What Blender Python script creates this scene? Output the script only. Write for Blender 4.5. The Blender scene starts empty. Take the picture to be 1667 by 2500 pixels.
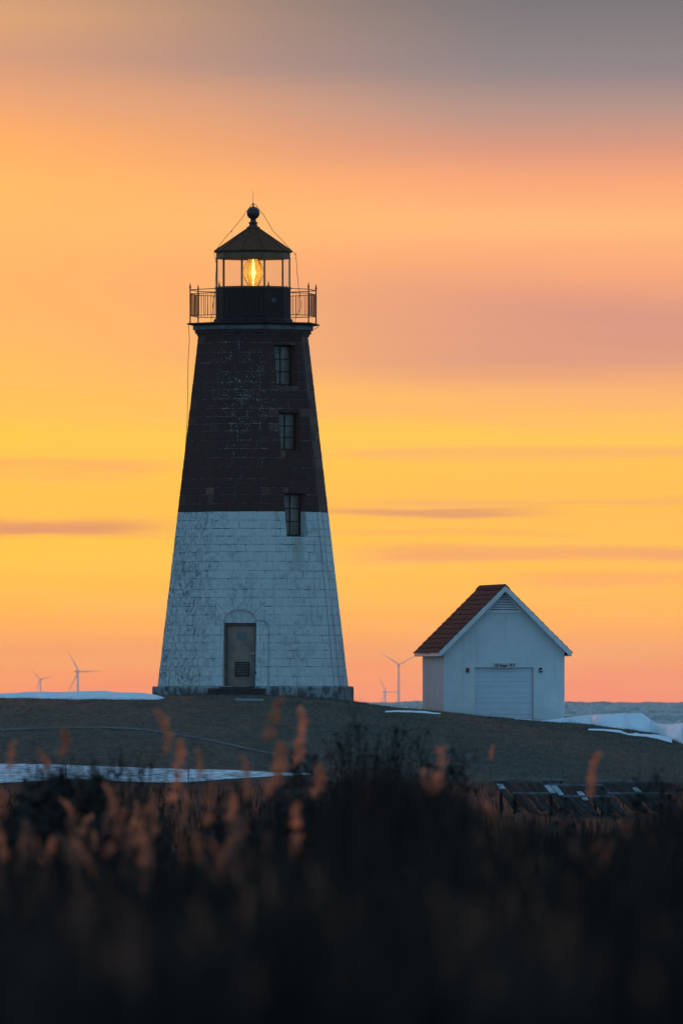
import bpy, math, random
import numpy as np
from mathutils import Vector, Matrix, noise as mnoise
random.seed(7)
R_ = math.radians
sc = bpy.context.scene
col = sc.collection

# ------------------------------------------------------------------ camera
FPX = 26250.0          # focal length in photograph pixels (1667 wide)
PX0, PY0 = 833.5, 1681.0   # principal column, eye-level row
EYE = 7.0
cam_d = bpy.data.cameras.new('camera')
cam = bpy.data.objects.new('camera', cam_d)
col.objects.link(cam)
cam.location = (0, 0, EYE)
cam.rotation_euler = (R_(90), 0, 0)
cam_d.sensor_fit = 'HORIZONTAL'
cam_d.sensor_width = 24.0
cam_d.lens = FPX / 1667 * 24.0
cam_d.shift_y = (PY0 - 1250) / 1667
cam_d.clip_start = 0.5
cam_d.clip_end = 80000
cam_d.dof.use_dof = True
cam_d.dof.focus_distance = 347.5
cam_d.dof.aperture_fstop = 7.6
sc.camera = cam

# ------------------------------------------------------------------ node helpers
def lin(c):
    return tuple(((v/255.0)/12.92 if v/255.0 <= .04045 else ((v/255.0+.055)/1.055)**2.4) for v in c)

class NT:
    def __init__(s, tree):
        s.t = tree; s.n = tree.nodes; s.l = tree.links
    def new(s, typ, **kw):
        n = s.n.new(typ)
        for k, v in kw.items(): setattr(n, k, v)
        return n
    def put(s, sock, v):
        if isinstance(v, bpy.types.NodeSocket): s.l.new(v, sock)
        elif v is not None:
            try: sock.default_value = v
            except Exception: sock.default_value = tuple(v) + (1.0,)
    def math(s, op, a, b=None, c=None, clamp=False):
        n = s.new('ShaderNodeMath', operation=op); n.use_clamp = clamp
        s.put(n.inputs[0], a)
        if b is not None: s.put(n.inputs[1], b)
        if c is not None: s.put(n.inputs[2], c)
        return n.outputs[0]
    def mr(s, v, a, b, c=0.0, d=1.0, smooth=True):
        n = s.new('ShaderNodeMapRange', interpolation_type='SMOOTHSTEP' if smooth else 'LINEAR')
        s.put(n.inputs[0], v)
        for i, q in enumerate((a, b, c, d)): s.put(n.inputs[i+1], q)
        return n.outputs[0]
    def mix(s, f, a, b, blend='MIX'):
        n = s.new('ShaderNodeMix', data_type='RGBA', blend_type=blend)
        s.put(n.inputs[0], f)
        for sock, v in ((n.inputs[6], a), (n.inputs[7], b)):
            if isinstance(v, bpy.types.NodeSocket): s.l.new(v, sock)
            else: sock.default_value = (v[0], v[1], v[2], 1)
        return n.outputs[2]
    def ramp(s, f, stops, interp='LINEAR'):
        n = s.new('ShaderNodeValToRGB'); cr = n.color_ramp; cr.interpolation = interp
        while len(cr.elements) < len(stops): cr.elements.new(0.5)
        for e, (p, c) in zip(cr.elements, stops):
            e.position = p; e.color = (c[0], c[1], c[2], 1)
        s.put(n.inputs[0], f)
        return n.outputs[0]
    def noise(s, vec, scale, detail=4, rough=.55, dist=0.0):
        n = s.new('ShaderNodeTexNoise')
        if vec is not None: s.put(n.inputs['Vector'], vec)
        n.inputs['Scale'].default_value = scale; n.inputs['Detail'].default_value = detail
        n.inputs['Roughness'].default_value = rough; n.inputs['Distortion'].default_value = dist
        return n.outputs[0]
    def vscale(s, vec, sx, sy, sz):
        n = s.new('ShaderNodeVectorMath', operation='MULTIPLY')
        s.put(n.inputs[0], vec); n.inputs[1].default_value = (sx, sy, sz)
        return n.outputs[0]
    def combine(s, x, y, z):
        n = s.new('ShaderNodeCombineXYZ')
        for i, v in enumerate((x, y, z)): s.put(n.inputs[i], v)
        return n.outputs[0]
    def sep(s, v):
        n = s.new('ShaderNodeSeparateXYZ'); s.put(n.inputs[0], v); return n.outputs

# ------------------------------------------------------------------ dusk sky
SUN_AZ = -9.6     # degrees from the view axis, behind the lighthouse to the left
SUN_EL = 2.0
w = bpy.data.worlds.new('World'); sc.world = w; w.use_nodes = True
N = NT(w.node_tree); N.n.clear()
tc = N.new('ShaderNodeTexCoord')
X, Y, Z = N.sep(tc.outputs['Generated'])
az = N.math('ARCTAN2', X, Y)                 # 0 along +y
el = N.math('ARCSINE', Z)
# cloud-distorted elevation; long flat streaks
sv = N.combine(N.math('MULTIPLY', az, 16.0), N.math('MULTIPLY', el, 150.0), 0.0)
n1 = N.noise(sv, 1.0, 3, .5, .4)
sv2 = N.combine(N.math('MULTIPLY', az, 40.0), N.math('MULTIPLY', el, 560.0), 3.7)
n2 = N.noise(sv2, 1.0, 3, .5, .3)
sv3 = N.combine(N.math('MULTIPLY', az, 26.0), N.math('MULTIPLY', el, 60.0), 9.1)
n3 = N.noise(sv3, 1.0, 2, .5, .3)
d1 = N.math('MULTIPLY', N.math('MULTIPLY', N.math('SUBTRACT', n1, .5), N.mr(el, .035, .055, 1, .45)), .0058)
d2 = N.math('MULTIPLY', N.math('MULTIPLY', N.math('SUBTRACT', n2, .5), N.mr(el, .016, .045, 1, .08)), .0030)
tilt = N.math('MULTIPLY', N.math('ABSOLUTE', az), 0.02)
eld = N.math('ADD', N.math('ADD', el, d1), d2)
# low band 0..0.08 rad: two ramps (left side of the glow, right side)
LO, HI = -0.004, 0.080
def stops(tab):
    out = []
    for py, c in tab:
        e = (PY0 - py)/FPX
        out.append(((e-LO)/(HI-LO), lin(c)))
    return sorted(out)
left = [(1730,(255,128,84)),(1690,(255,136,66)),(1620,(255,153,52)),(1540,(255,170,48)),(1450,(255,184,48)),
        (1360,(255,197,52)),(1250,(255,193,60)),(1150,(255,199,60)),(1070,(255,202,66)),(980,(255,194,80)),(850,(255,184,96)),
        (720,(255,178,100)),(560,(255,182,102)),(440,(255,184,98)),(340,(252,172,98)),(250,(236,162,112)),(150,(210,152,122)),(40,(222,162,116)),(-180,(170,140,132))]
right = [(1730,(255,128,92)),(1690,(255,138,84)),(1620,(255,155,70)),(1540,(255,171,62)),(1450,(255,182,60)),
         (1360,(255,193,66)),(1250,(255,190,74)),(1150,(255,196,76)),(1070,(255,200,82)),(980,(246,178,112)),(880,(212,148,130)),
         (780,(210,146,131)),(660,(240,163,122)),(540,(253,182,122)),(440,(242,162,120)),(350,(208,146,128)),(260,(172,142,136)),(170,(126,125,135)),(0,(98,108,120)),(-180,(110,118,126))]
t = N.mr(eld, LO, HI, 0, 1, smooth=False)
cl = N.ramp(t, stops(left)); cr_ = N.ramp(t, stops(right))
side = N.mr(N.math('ADD', N.math('ADD', az, N.math('MULTIPLY', N.mr(el, .025, .065, 0, 1), .012)), N.math('MULTIPLY', N.math('SUBTRACT', n3, .5), .014)), -0.036, 0.030)
low = N.mix(side, cl, cr_)
# mauve cloud bars
def bar(col_in, py, half, a0, a1, c, amt, slope=0.0, soft=.006):
    e0 = (PY0-py)/FPX
    off = N.math('ABSOLUTE', N.math('SUBTRACT', N.math('ADD', el, N.math('ADD', N.math('MULTIPLY', d2, .8), N.math('MULTIPLY', az, slope))), e0))
    m = N.mr(off, half/FPX*1.8, half/FPX*.1)
    mx = N.math('MULTIPLY', N.mr(az, a0-soft, a0+soft), N.mr(az, a1+soft, a1-soft))
    m = N.math('MULTIPLY', N.math('MULTIPLY', m, mx), N.math('MULTIPLY', N.mr(n2, .25, .6, .6, 1.0), amt))
    return N.mix(m, col_in, lin(c))
low = bar(low, 1291, 20, -.20, -.0175, (208,134,102), .95)
low = bar(low, 1140, 18, -.10, -.0160, (244,170,98), .9)
low = bar(low, 1252, 8, -.002, .017, (216,150,104), 1.0)
low = bar(low, 1110, 14, .000, .16, (240,176,106), .95)
low = bar(low, 1230, 9, .002, .14, (242,178,98), .9)
low = bar(low, 1352, 16, .002, .15, (234,160,96), 1.0)
low = bar(low, 1415, 14, .016, .15, (240,164,92), .8)
low = bar(low, 1305, 7, -.001, .02, (240,170,94), .8)
# fine streak brightness
low = N.mix(N.math('MULTIPLY', N.mr(n2, .3, .75, 0, .16), N.mr(el, .020, .045, 1, 0)), low, lin((255,186,118)))
gain = N.mr(el, .020, .001, 1.0, 1.22)
low = N.mix(1.0, low, N.combine(gain, gain, gain), 'MULTIPLY')
# above the glow: mauve-grey cloud deck turning into dusk blue; away from the sunset azimuth: dusk blue all the way down
DUSK = (.165, .365, .585)
upper = N.ramp(N.mr(el, .07, .9, 0, 1, smooth=False), [(0,(.16,.165,.20)),(.12,(.16,.20,.26)),(.35,(.17,.31,.45)),(1,DUSK)])
sky = N.mix(N.mr(el, .066, .11), low, upper)
dazim = N.math('ABSOLUTE', N.math('ADD', az, R_(10)))
away = N.mr(dazim, R_(16), R_(75))
antit = N.ramp(N.mr(el, -.02, .6, 0, 1, smooth=False), [(0,(.22,.40,.585)),(.3,(.215,.435,.65)),(1,DUSK)])
sky = N.mix(away, sky, antit)
sky = N.mix(N.mr(el, -.010, -.05), sky, (.06,.09,.12))
# physical twilight component underneath
ns = N.new('ShaderNodeTexSky', sky_type='NISHITA')
ns.sun_disc = False; ns.sun_elevation = R_(SUN_EL); ns.sun_rotation = R_(SUN_AZ); ns.altitude = 10
bg1 = N.new('ShaderNodeBackground'); N.l.new(sky, bg1.inputs[0]); bg1.inputs[1].default_value = 1.0
bg2 = N.new('ShaderNodeBackground'); N.l.new(ns.outputs[0], bg2.inputs[0]); bg2.inputs[1].default_value = 0.004
ad = N.new('ShaderNodeAddShader'); N.l.new(bg1.outputs[0], ad.inputs[0]); N.l.new(bg2.outputs[0], ad.inputs[1])
wo = N.new('ShaderNodeOutputWorld'); N.l.new(ad.outputs[0], wo.inputs[0])

sun_d = bpy.data.lights.new('sun', 'SUN'); sun_d.energy = 1.3; sun_d.angle = R_(6); sun_d.color = (1.0, .36, .13)
sun = bpy.data.objects.new('sun', sun_d); col.objects.link(sun)
sd = Vector((math.sin(R_(SUN_AZ))*math.cos(R_(SUN_EL)), math.cos(R_(SUN_AZ))*math.cos(R_(SUN_EL)), math.sin(R_(SUN_EL))))
sun.rotation_euler = (-sd).to_track_quat('-Z', 'Y').to_euler()

sc.view_settings.view_transform = 'Standard'
try: sc.view_settings.look = 'None'
except Exception: pass
sc.view_settings.exposure = 0.0
sc.view_settings.gamma = 1.0
sc.view_settings.use_curve_mapping = False
sc.render.engine = 'CYCLES'
cy = sc.cycles
cy.use_denoising = True
try:
    cy.denoiser = 'OPENIMAGEDENOISE'; cy.denoising_input_passes = 'RGB_ALBEDO_NORMAL'
except Exception: pass
cy.max_bounces = 8; cy.diffuse_bounces = 3; cy.glossy_bounces = 3; cy.transparent_max_bounces = 24; cy.volume_bounces = 0
cy.sample_clamp_indirect = 4.0; cy.caustics_reflective = False; cy.caustics_refractive = False

# ------------------------------------------------------------------ objects helpers
def tag(o, label=None, cat=None, group=None, kind=None):
    if label: o['label'] = label
    if cat: o['category'] = cat
    if group: o['group'] = group
    if kind: o['kind'] = kind
    return o

def empty(name, loc=(0,0,0), rz=0.0):
    o = bpy.data.objects.new(name, None); col.objects.link(o)
    o.location = loc; o.rotation_euler = (0,0,rz); o.empty_display_size = .3
    return o

class MB:
    def __init__(s): s.v = []; s.f = []
    def add(s, v, f):
        b = len(s.v); s.v += [tuple(p) for p in v]; s.f += [tuple(i+b for i in q) for q in f]
    def box(s, c, size, M=None):
        x, y, z = (q/2 for q in size)
        v = [(-x,-y,-z),(x,-y,-z),(x,y,-z),(-x,y,-z),(-x,-y,z),(x,-y,z),(x,y,z),(-x,y,z)]
        if M is not None: v = [tuple(M @ Vector(p)) for p in v]
        v = [(p[0]+c[0], p[1]+c[1], p[2]+c[2]) for p in v]
        s.add(v, [(0,3,2,1),(4,5,6,7),(0,1,5,4),(1,2,6,5),(2,3,7,6),(3,0,4,7)])
    def bbox(s, c, size, b=.01, M=None):
        """box with chamfered edges on all sides"""
        x, y, z = (q/2 for q in size)
        b = min(b, x*.45, y*.45, z*.45)
        v = []
        for sx in (-1,1):
            for sy in (-1,1):
                for sz in (-1,1):
                    v += [(sx*x, sy*(y-b), sz*(z-b)), (sx*(x-b), sy*y, sz*(z-b)), (sx*(x-b), sy*(y-b), sz*z)]
        def I(sx,sy,sz,k): return (((sx>0)*2+(sy>0))*2+(sz>0))*3+k
        f = []
        for sg in (-1,1):
            q = [I(sg,-1,-1,0),I(sg,1,-1,0),I(sg,1,1,0),I(sg,-1,1,0)]; f.append(tuple(q if sg>0 else q[::-1]))
            q = [I(-1,sg,-1,1),I(-1,sg,1,1),I(1,sg,1,1),I(1,sg,-1,1)]; f.append(tuple(q if sg>0 else q[::-1]))
            q = [I(-1,-1,sg,2),I(1,-1,sg,2),I(1,1,sg,2),I(-1,1,sg,2)]; f.append(tuple(q if sg>0 else q[::-1]))
        for a in (-1,1):
            for c2 in (-1,1):
                f.append((I(a,c2,-1,0),I(a,c2,-1,1),I(a,c2,1,1),I(a,c2,1,0)))
                f.append((I(a,-1,c2,0),I(a,-1,c2,2),I(a,1,c2,2),I(a,1,c2,0)))
                f.append((I(-1,a,c2,1),I(-1,a,c2,2),I(1,a,c2,2),I(1,a,c2,1)))
        for sx in (-1,1):
            for sy in (-1,1):
                for sz in (-1,1): f.append((I(sx,sy,sz,0),I(sx,sy,sz,1),I(sx,sy,sz,2)))
        if M is not None: v = [tuple(M @ Vector(p)) for p in v]
        s.add([(p[0]+c[0],p[1]+c[1],p[2]+c[2]) for p in v], f)
    def tube(s, pts, r, n=6, r2=None, cap=True):
        pts = [Vector(p) for p in pts]; m = len(pts)
        V = []; ref = None
        for i, p in enumerate(pts):
            d = (pts[min(i+1,m-1)] - pts[max(i-1,0)]).normalized()
            if ref is None:
                ref = Vector((0,0,1)) if abs(d.z) < .9 else Vector((1,0,0))
            a = d.cross(ref).normalized(); b = d.cross(a)
            rr = r if r2 is None else r + (r2-r)*i/(m-1)
            for k in range(n):
                t = 2*math.pi*k/n
                V.append(p + a*math.cos(t)*rr + b*math.sin(t)*rr)
        F = []
        for i in range(m-1):
            for k in range(n):
                k2 = (k+1) % n
                F.append((i*n+k, i*n+k2, (i+1)*n+k2, (i+1)*n+k))
        if cap: F.append(tuple(range(n-1,-1,-1))); F.append(tuple((m-1)*n+k for k in range(n)))
        s.add(V, F)
    def lathe(s, prof, n=16, phase=0.0, c=(0,0,0), capb=True, capt=True):
        """prof: (radius, z) list; angle measured from the camera side (-y) towards +x"""
        V = []; F = []
        for r, z in prof:
            for k in range(n):
                a = phase + 2*math.pi*k/n
                V.append((c[0]+r*math.sin(a), c[1]-r*math.cos(a), c[2]+z))
        for i in range(len(prof)-1):
            for k in range(n):
                k2 = (k+1) % n
                F.append((i*n+k, i*n+k2, (i+1)*n+k2, (i+1)*n+k))
        if capb: F.append(tuple(range(n-1,-1,-1)))
        if capt: F.append(tuple((len(prof)-1)*n+k for k in range(n)))
        s.add(V, F)
    def prism(s, front, back):
        n = len(front)
        s.add(list(front)+list(back), [tuple(range(n)), tuple(range(2*n-1,n-1,-1))] + [(k, k+n, (k+1)%n+n, (k+1)%n) for k in range(n)])
    def mesh(s, name, m, smooth=False):
        me = bpy.data.meshes.new(name); me.from_pydata(s.v, [], s.f); me.update()
        if m is not None: me.materials.append(m)
        if smooth:
            me.polygons.foreach_set('use_smooth', [True]*len(me.polygons))
        return me
    def build(s, name, m, parent=None, smooth=False):
        o = bpy.data.objects.new(name, s.mesh(name, m, smooth)); col.objects.link(o)
        if parent is not None: o.parent = parent
        return o

def link(name, me, parent=None):
    o = bpy.data.objects.new(name, me); col.objects.link(o)
    if parent is not None: o.parent = parent
    return o

def copy_tree(o, parent=None):
    c = o.copy(); col.objects.link(c); c.parent = parent
    for ch in [q for q in col.objects if q.parent == o]: copy_tree(ch, c)
    return c

# ------------------------------------------------------------------ materials
def mat(name, base, rough=.8, base2=None, scale=6.0, lo=.35, hi=.65, spec=.3, metal=0.0, bump=0.0, bscale=None, stretch=(1,1,1), trans=0.0):
    m = bpy.data.materials.new(name); m.use_nodes = True
    n = NT(m.node_tree); p = m.node_tree.nodes['Principled BSDF']
    g = n.new('ShaderNodeNewGeometry')
    pos = n.vscale(g.outputs['Position'], *stretch)
    if base2 is not None:
        f = n.mr(n.noise(pos, scale, 5, .6), lo, hi)
        n.put(p.inputs['Base Color'], n.mix(f, base, base2))
    else: p.inputs['Base Color'].default_value = (*base, 1)
    p.inputs['Roughness'].default_value = rough
    p.inputs['Specular IOR Level'].default_value = spec
    p.inputs['Metallic'].default_value = metal
    if bump:
        b = n.new('ShaderNodeBump'); b.inputs['Strength'].default_value = 1.0; b.inputs['Distance'].default_value = bump
        n.put(b.inputs['Height'], n.noise(pos, bscale or scale*2, 4, .6)); n.l.new(b.outputs[0], p.inputs['Normal'])
    if trans:
        tr = n.new('ShaderNodeBsdfTranslucent'); tr.inputs[0].default_value = (*base, 1)
        if base2 is not None: n.put(tr.inputs[0], n.mix(f, base, base2))
        mx = n.new('ShaderNodeMixShader'); mx.inputs[0].default_value = trans
        out = m.node_tree.nodes['Material Output']
        n.l.new(p.outputs[0], mx.inputs[1]); n.l.new(tr.outputs[0], mx.inputs[2]); n.l.new(mx.outputs[0], out.inputs[0])
    return m

TD = 350.0
TX = (618-PX0)/FPX*TD
ZB = EYE - (1705-PY0)/FPX*TD          # world z of the foot of the tower
def lz(py): return (PY0-py)/75.0 + EYE - ZB     # local height for a picture row at the tower's distance
Z_PAINT = lz(1251.5)

def masonry(name, mortar=False):
    m = bpy.data.materials.new(name); m.use_nodes = True
    n = NT(m.node_tree); p = m.node_tree.nodes['Principled BSDF']
    g = n.new('ShaderNodeNewGeometry'); P = g.outputs['Position']; rnd = g.outputs['Random Per Island']
    x, y, z = n.sep(P)
    shift = n.math('MULTIPLY', rnd, 37.0)
    Pi = n.new('ShaderNodeVectorMath', operation='ADD'); n.put(Pi.inputs[0], P); n.put(Pi.inputs[1], n.combine(shift, 0.0, shift)); Pi = Pi.outputs[0]
    big = n.noise(P, 1.1, 4, .6); mid = n.noise(P, 5.0, 5, .65); fine = n.noise(P, 34.0, 3, .6)
    brush = n.noise(n.vscale(Pi, 1, 1, .8), 8.0, 8, .82, 0.0)
    streak = n.noise(n.vscale(P, 7.0, 7.0, .55), 1.0, 4, .6)
    # white paint, weathered; the seaward (left) faces carry more grime
    leftness = n.mr(n.math('SUBTRACT', x, TX), -1.0, -1.9)
    white = n.mix(n.mr(rnd, 0, 1, 0, 1, smooth=False), (.66,.70,.68), (.56,.605,.605))
    gm = n.math('ADD', n.math('MULTIPLY', n.mr(brush, .42, .62), .64), n.math('MULTIPLY', n.mr(mid, .48, .74), .42))
    gm = n.math('MULTIPLY', gm, n.math('ADD', n.mr(big, .41, .64, .16, .9), n.math('MULTIPLY', leftness, n.mr(rnd, .1, .8, .22, 1.0))), clamp=True)
    white = n.mix(gm, white, (.19,.20,.21))
    white = n.mix(n.math('MULTIPLY', n.mr(streak, .54, .72), .34), white, (.25,.255,.25))
    fl = n.math('MULTIPLY', n.mr(fine, .56, .66), n.mr(n.noise(P, 3.1, 4, .65), .48, .60))
    white = n.mix(n.math('MULTIPLY', fl, .75), white, (.10,.105,.11))
    # rust run under the lowest window
    rx = n.mr(n.math('ABSOLUTE', n.math('SUBTRACT', x, TX+1.40)), .34, .04)
    rz = n.math('MULTIPLY', n.mr(z, ZB+lz(1312)+.02, ZB+lz(1316)-.02), n.mr(z, ZB+lz(1420), ZB+lz(1330)))
    white = n.mix(n.math('MULTIPLY', n.math('MULTIPLY', rx, rz), n.mr(streak, .35, .6, .1, .6)), white, (.24,.22,.15))
    # dark brown paint, flaking
    brown = n.ramp(rnd, [(0,(.080,.040,.032)),(.3,(.155,.074,.056)),(.5,(.205,.096,.070)),(.58,(.058,.032,.027)),(.78,(.155,.094,.082)),(.9,(.090,.046,.038)),(1,(.24,.104,.072))])
    brown = n.mix(n.mr(mid, .40, .72, 0, .45), brown, (.066,.037,.030))
    brown = n.mix(n.math('MULTIPLY', n.mr(brush, .55, .72), .35), brown, (.15,.10,.09))
    ce = n.mr(n.math('ABSOLUTE', n.math('SUBTRACT', x, TX-.25)), 1.7, .3, .0, .075)
    zz = n.mr(n.math('ABSOLUTE', n.math('SUBTRACT', z, ZB+lz(955))), 3.4, .4, -.03, .045)
    th = n.math('SUBTRACT', .730 if not mortar else .615, n.math('ADD', ce, zz))
    spots = n.math('MULTIPLY', n.mr(n.math('SUBTRACT', n.noise(P, 21.0, 3, .65), th), 0, .02), n.mr(n.noise(P, 2.2, 3, .6), .42, .56))
    brown = n.mix(spots, brown, (.46,.50,.50))
    if mortar:
        open_ = n.mr(n.noise(n.vscale(P, 1.0, 1.0, 1.6), 3.4, 3, .6), .50, .58)
        white = n.mix(open_, (.50,.535,.535), (.035,.037,.04))
        brown = n.mix(spots, n.mix(n.mr(mid, .45,.7), (.07,.055,.05), (.34,.29,.275)), (.50,.54,.54))
    edge = n.math('ADD', ZB+Z_PAINT, n.math('MULTIPLY', n.math('SUBTRACT', n.noise(P, 6.0, 3, .5), .5), .03))
    sel = n.mr(n.math('SUBTRACT', z, edge), -.004, .004)
    n.put(p.inputs['Base Color'], n.mix(sel, white, brown))
    p.inputs['Roughness'].default_value = .88; p.inputs['Specular IOR Level'].default_value = .22
    b = n.new('ShaderNodeBump'); b.inputs['Strength'].default_value = 1.0; b.inputs['Distance'].default_value = .012
    n.put(b.inputs['Height'], n.math('ADD', brush, n.math('MULTIPLY', fine, .4))); n.l.new(b.outputs[0], p.inputs['Normal'])
    return m

M = {}
M['stone'] = masonry('painted_stone')
M['mortar'] = masonry('mortar', True)
M['plinth'] = mat('plinth_stone', (.30,.32,.32), .9, (.085,.09,.095), 2.6, .40, .62, bump=.02, bscale=14, stretch=(1.6,1.6,1))
M['cornice'] = mat('cornice_paint', (.20,.22,.21), .8, (.11,.12,.12), 4, bump=.004)
M['moulding'] = mat('moulding_paint', (.085,.056,.05), .85, (.05,.038,.036), 4, bump=.006)
M['black_iron'] = mat('black_iron', (.022,.018,.017), .65, (.038,.028,.023), 5, spec=.18, bump=.002)
M['rail_iron'] = mat('rail_iron', (.030,.020,.017), .65, (.05,.03,.024), 8, spec=.3)
M['roof_metal'] = mat('roof_metal', (.10,.042,.024), .75, (.14,.058,.032), 3, spec=.05, bump=.003, stretch=(3,3,.8))
M['finial'] = mat('finial_metal', (.050,.030,.025), .45, (.075,.045,.036), 6, spec=.35)
M['gold_frame'] = mat('lantern_frame_paint', (.20,.125,.07), .6, (.14,.09,.055), 5)
M['door_metal'] = mat('door_metal', (.30,.215,.17), .45, (.15,.115,.10), 1.7, .35, .68, spec=.5, bump=.006, bscale=3)
M['door_frame'] = mat('door_frame_metal', (.17,.145,.125), .6, (.11,.095,.085), 3)
M['dark'] = mat('dark_void', (.012,.012,.013), .9)
M['steel'] = mat('handle_steel', (.75,.75,.73), .4, spec=.6)
M['plate'] = mat('notice_plate', (.16,.19,.19), .5, (.12,.15,.155), 20)
M['step'] = mat('step_stone', (.050,.048,.047), .9, (.028,.027,.027), 5, bump=.01)
M['window_frame'] = mat('window_frame_paint', (.022,.023,.025), .6)
M['window_pane'] = mat('window_pane', (.125,.11,.09), .3, (.21,.185,.155), 3.5, .35, .7, spec=.5)
M['cable'] = mat('cable_black', (.03,.022,.02), .7)
M['conduit'] = mat('conduit_paint', (.46,.50,.50), .7, (.30,.32,.33), 6)
M['stucco'] = mat('house_white_paint', (.66,.69,.69), .85, (.59,.625,.63), 1.2, bump=.003, bscale=40)
def wall_wear(m):
    n = NT(m.node_tree); p = m.node_tree.nodes['Principled BSDF']; g = n.new('ShaderNodeNewGeometry'); P = g.outputs['Position']
    c = p.inputs['Base Color'].links[0].from_socket
    st_ = n.mr(n.noise(n.vscale(P, 5, 5, .35), 1.0, 5, .65), .52, .74, 0, .28)
    x, y, z = n.sep(P)
    base = n.math('MULTIPLY', n.mr(n.math('ADD', z, n.math('MULTIPLY', n.noise(P, 3.0, 4, .6), .9)), 7.0, 6.45), .28)
    c = n.mix(n.math('MAXIMUM', st_, base), c, (.36,.36,.34))
    n.put(p.inputs['Base Color'], c)
wall_wear(M['stucco'])
M['trim'] = mat('house_trim_paint', (.70,.71,.71), .6, (.60,.62,.62), 3)
M['garage'] = mat('garage_door_paint', (.60,.65,.70), .5, (.56,.61,.66), 3)
def shingle_mat():
    m = mat('asphalt_shingle', (.07,.05,.05), .95, bump=.006, scale=30)
    n = NT(m.node_tree); p = m.node_tree.nodes['Principled BSDF']
    oi = n.new('ShaderNodeObjectInfo'); g = n.new('ShaderNodeNewGeometry')
    c = n.ramp(oi.outputs['Random'], [(0,(.020,.015,.020)),(.4,(.031,.020,.025)),(.7,(.026,.019,.026)),(1,(.044,.025,.028))])
    n.put(p.inputs['Base Color'], n.mix(n.mr(n.noise(g.outputs['Position'], 9, 4, .6), .4, .7, 0, .5), c, (.034,.027,.029)))
    p.inputs['Specular IOR Level'].default_value = .1
    return m
M['shingle'] = shingle_mat()
M['red'] = mat('alarm_red', (.22,.012,.018), .4)
M['purple'] = mat('alarm_dark', (.05,.012,.04), .4)
M['lens_white'] = mat('alarm_lens', (.75,.72,.78), .15, spec=.6)
M['lens_red'] = mat('alarm_lens_red', (.55,.12,.10), .2, spec=.6)
M['sign'] = mat('sign_board', (.62,.66,.64), .7, (.52,.56,.55), 10)
M['ink'] = mat('sign_lettering', (.015,.015,.017), .7)
M['turbine'] = mat('turbine_white', (.70,.70,.70), .5)
M['snow'] = mat('snow', (.74,.79,.84), .75, (.66,.72,.78), 1.2, spec=.3, bump=.05, bscale=3.5)
def old_snow():
    m = mat('snow_by_fence', (.7,.75,.8), .8, bump=.04, scale=5)
    n = NT(m.node_tree); p = m.node_tree.nodes['Principled BSDF']; g = n.new('ShaderNodeNewGeometry'); P = g.outputs['Position']
    c = n.mix(n.mr(n.noise(n.vscale(P, 1, .5, 1), 2.0, 4, .6), .35, .62), (.66,.71,.76), (.38,.42,.45))
    gr = n.math('MULTIPLY', n.mr(n.noise(n.vscale(P, 2.6, .8, 1), 1.6, 5, .7), .49, .64), .80)
    n.put(p.inputs['Base Color'], n.mix(gr, c, (.045,.042,.036)))
    return m
M['snow_dirty'] = old_snow()
M['path'] = mat('path_concrete', (.095,.105,.115), .85, (.055,.060,.065), .8)
M['slab'] = mat('slab_concrete', (.19,.21,.225), .8, (.14,.155,.165), 5)
M['wire'] = mat('galvanised_wire', (.045,.047,.05), .6)
M['post'] = mat('fence_post_grey', (.15,.155,.155), .7, (.11,.115,.115), 4)
M['snow_thin'] = mat('thin_snow', (.42,.47,.52), .85, (.24,.27,.30), 6)
M['timber'] = mat('weathered_timber', (.032,.031,.031), .9, (.018,.017,.017), 5, bump=.01)
M['timber_pale'] = mat('pale_timber', (.17,.19,.20), .85, (.09,.10,.105), 6)
M['timber_red'] = mat('red_timber', (.10,.03,.028), .85, (.06,.025,.025), 6)
M['twig'] = mat('twig_bark', (.020,.018,.017), .95, (.034,.025,.021), 3)
M['dead_leaf'] = mat('dead_leaf', (.020,.017,.015), .95, (.036,.026,.021), 6)
M['reed_stem'] = mat('reed_stem', (.060,.042,.030), .9, (.035,.026,.021), 9)
M['reed_leaf'] = mat('reed_leaf', (.038,.031,.026), .9, (.020,.019,.018), 7)
def stalk_mat():
    m = bpy.data.materials.new('thicket_stalks'); m.use_nodes = True
    n = NT(m.node_tree); p = m.node_tree.nodes['Principled BSDF']; g = n.new('ShaderNodeNewGeometry')
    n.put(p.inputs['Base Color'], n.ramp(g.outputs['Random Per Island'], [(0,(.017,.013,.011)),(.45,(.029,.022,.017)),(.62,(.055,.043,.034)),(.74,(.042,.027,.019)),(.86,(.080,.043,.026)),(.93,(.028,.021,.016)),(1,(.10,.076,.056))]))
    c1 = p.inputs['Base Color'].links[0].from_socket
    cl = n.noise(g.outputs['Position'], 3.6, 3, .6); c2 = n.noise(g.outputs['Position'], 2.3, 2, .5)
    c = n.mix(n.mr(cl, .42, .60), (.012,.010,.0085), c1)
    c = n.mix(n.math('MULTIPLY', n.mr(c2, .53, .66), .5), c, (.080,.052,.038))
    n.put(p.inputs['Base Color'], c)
    p.inputs['Roughness'].default_value = .95; p.inputs['Specular IOR Level'].default_value = .15
    return m
M['thicket'] = stalk_mat()
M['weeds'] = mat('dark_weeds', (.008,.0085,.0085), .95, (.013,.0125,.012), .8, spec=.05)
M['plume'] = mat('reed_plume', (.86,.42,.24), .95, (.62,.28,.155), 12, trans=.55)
M['plume_shaded'] = mat('reed_plume_shaded', (.38,.21,.145), .95, (.24,.15,.115), 12, trans=.45)  # darker copy of the plume, thicket shade put into its colour
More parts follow.
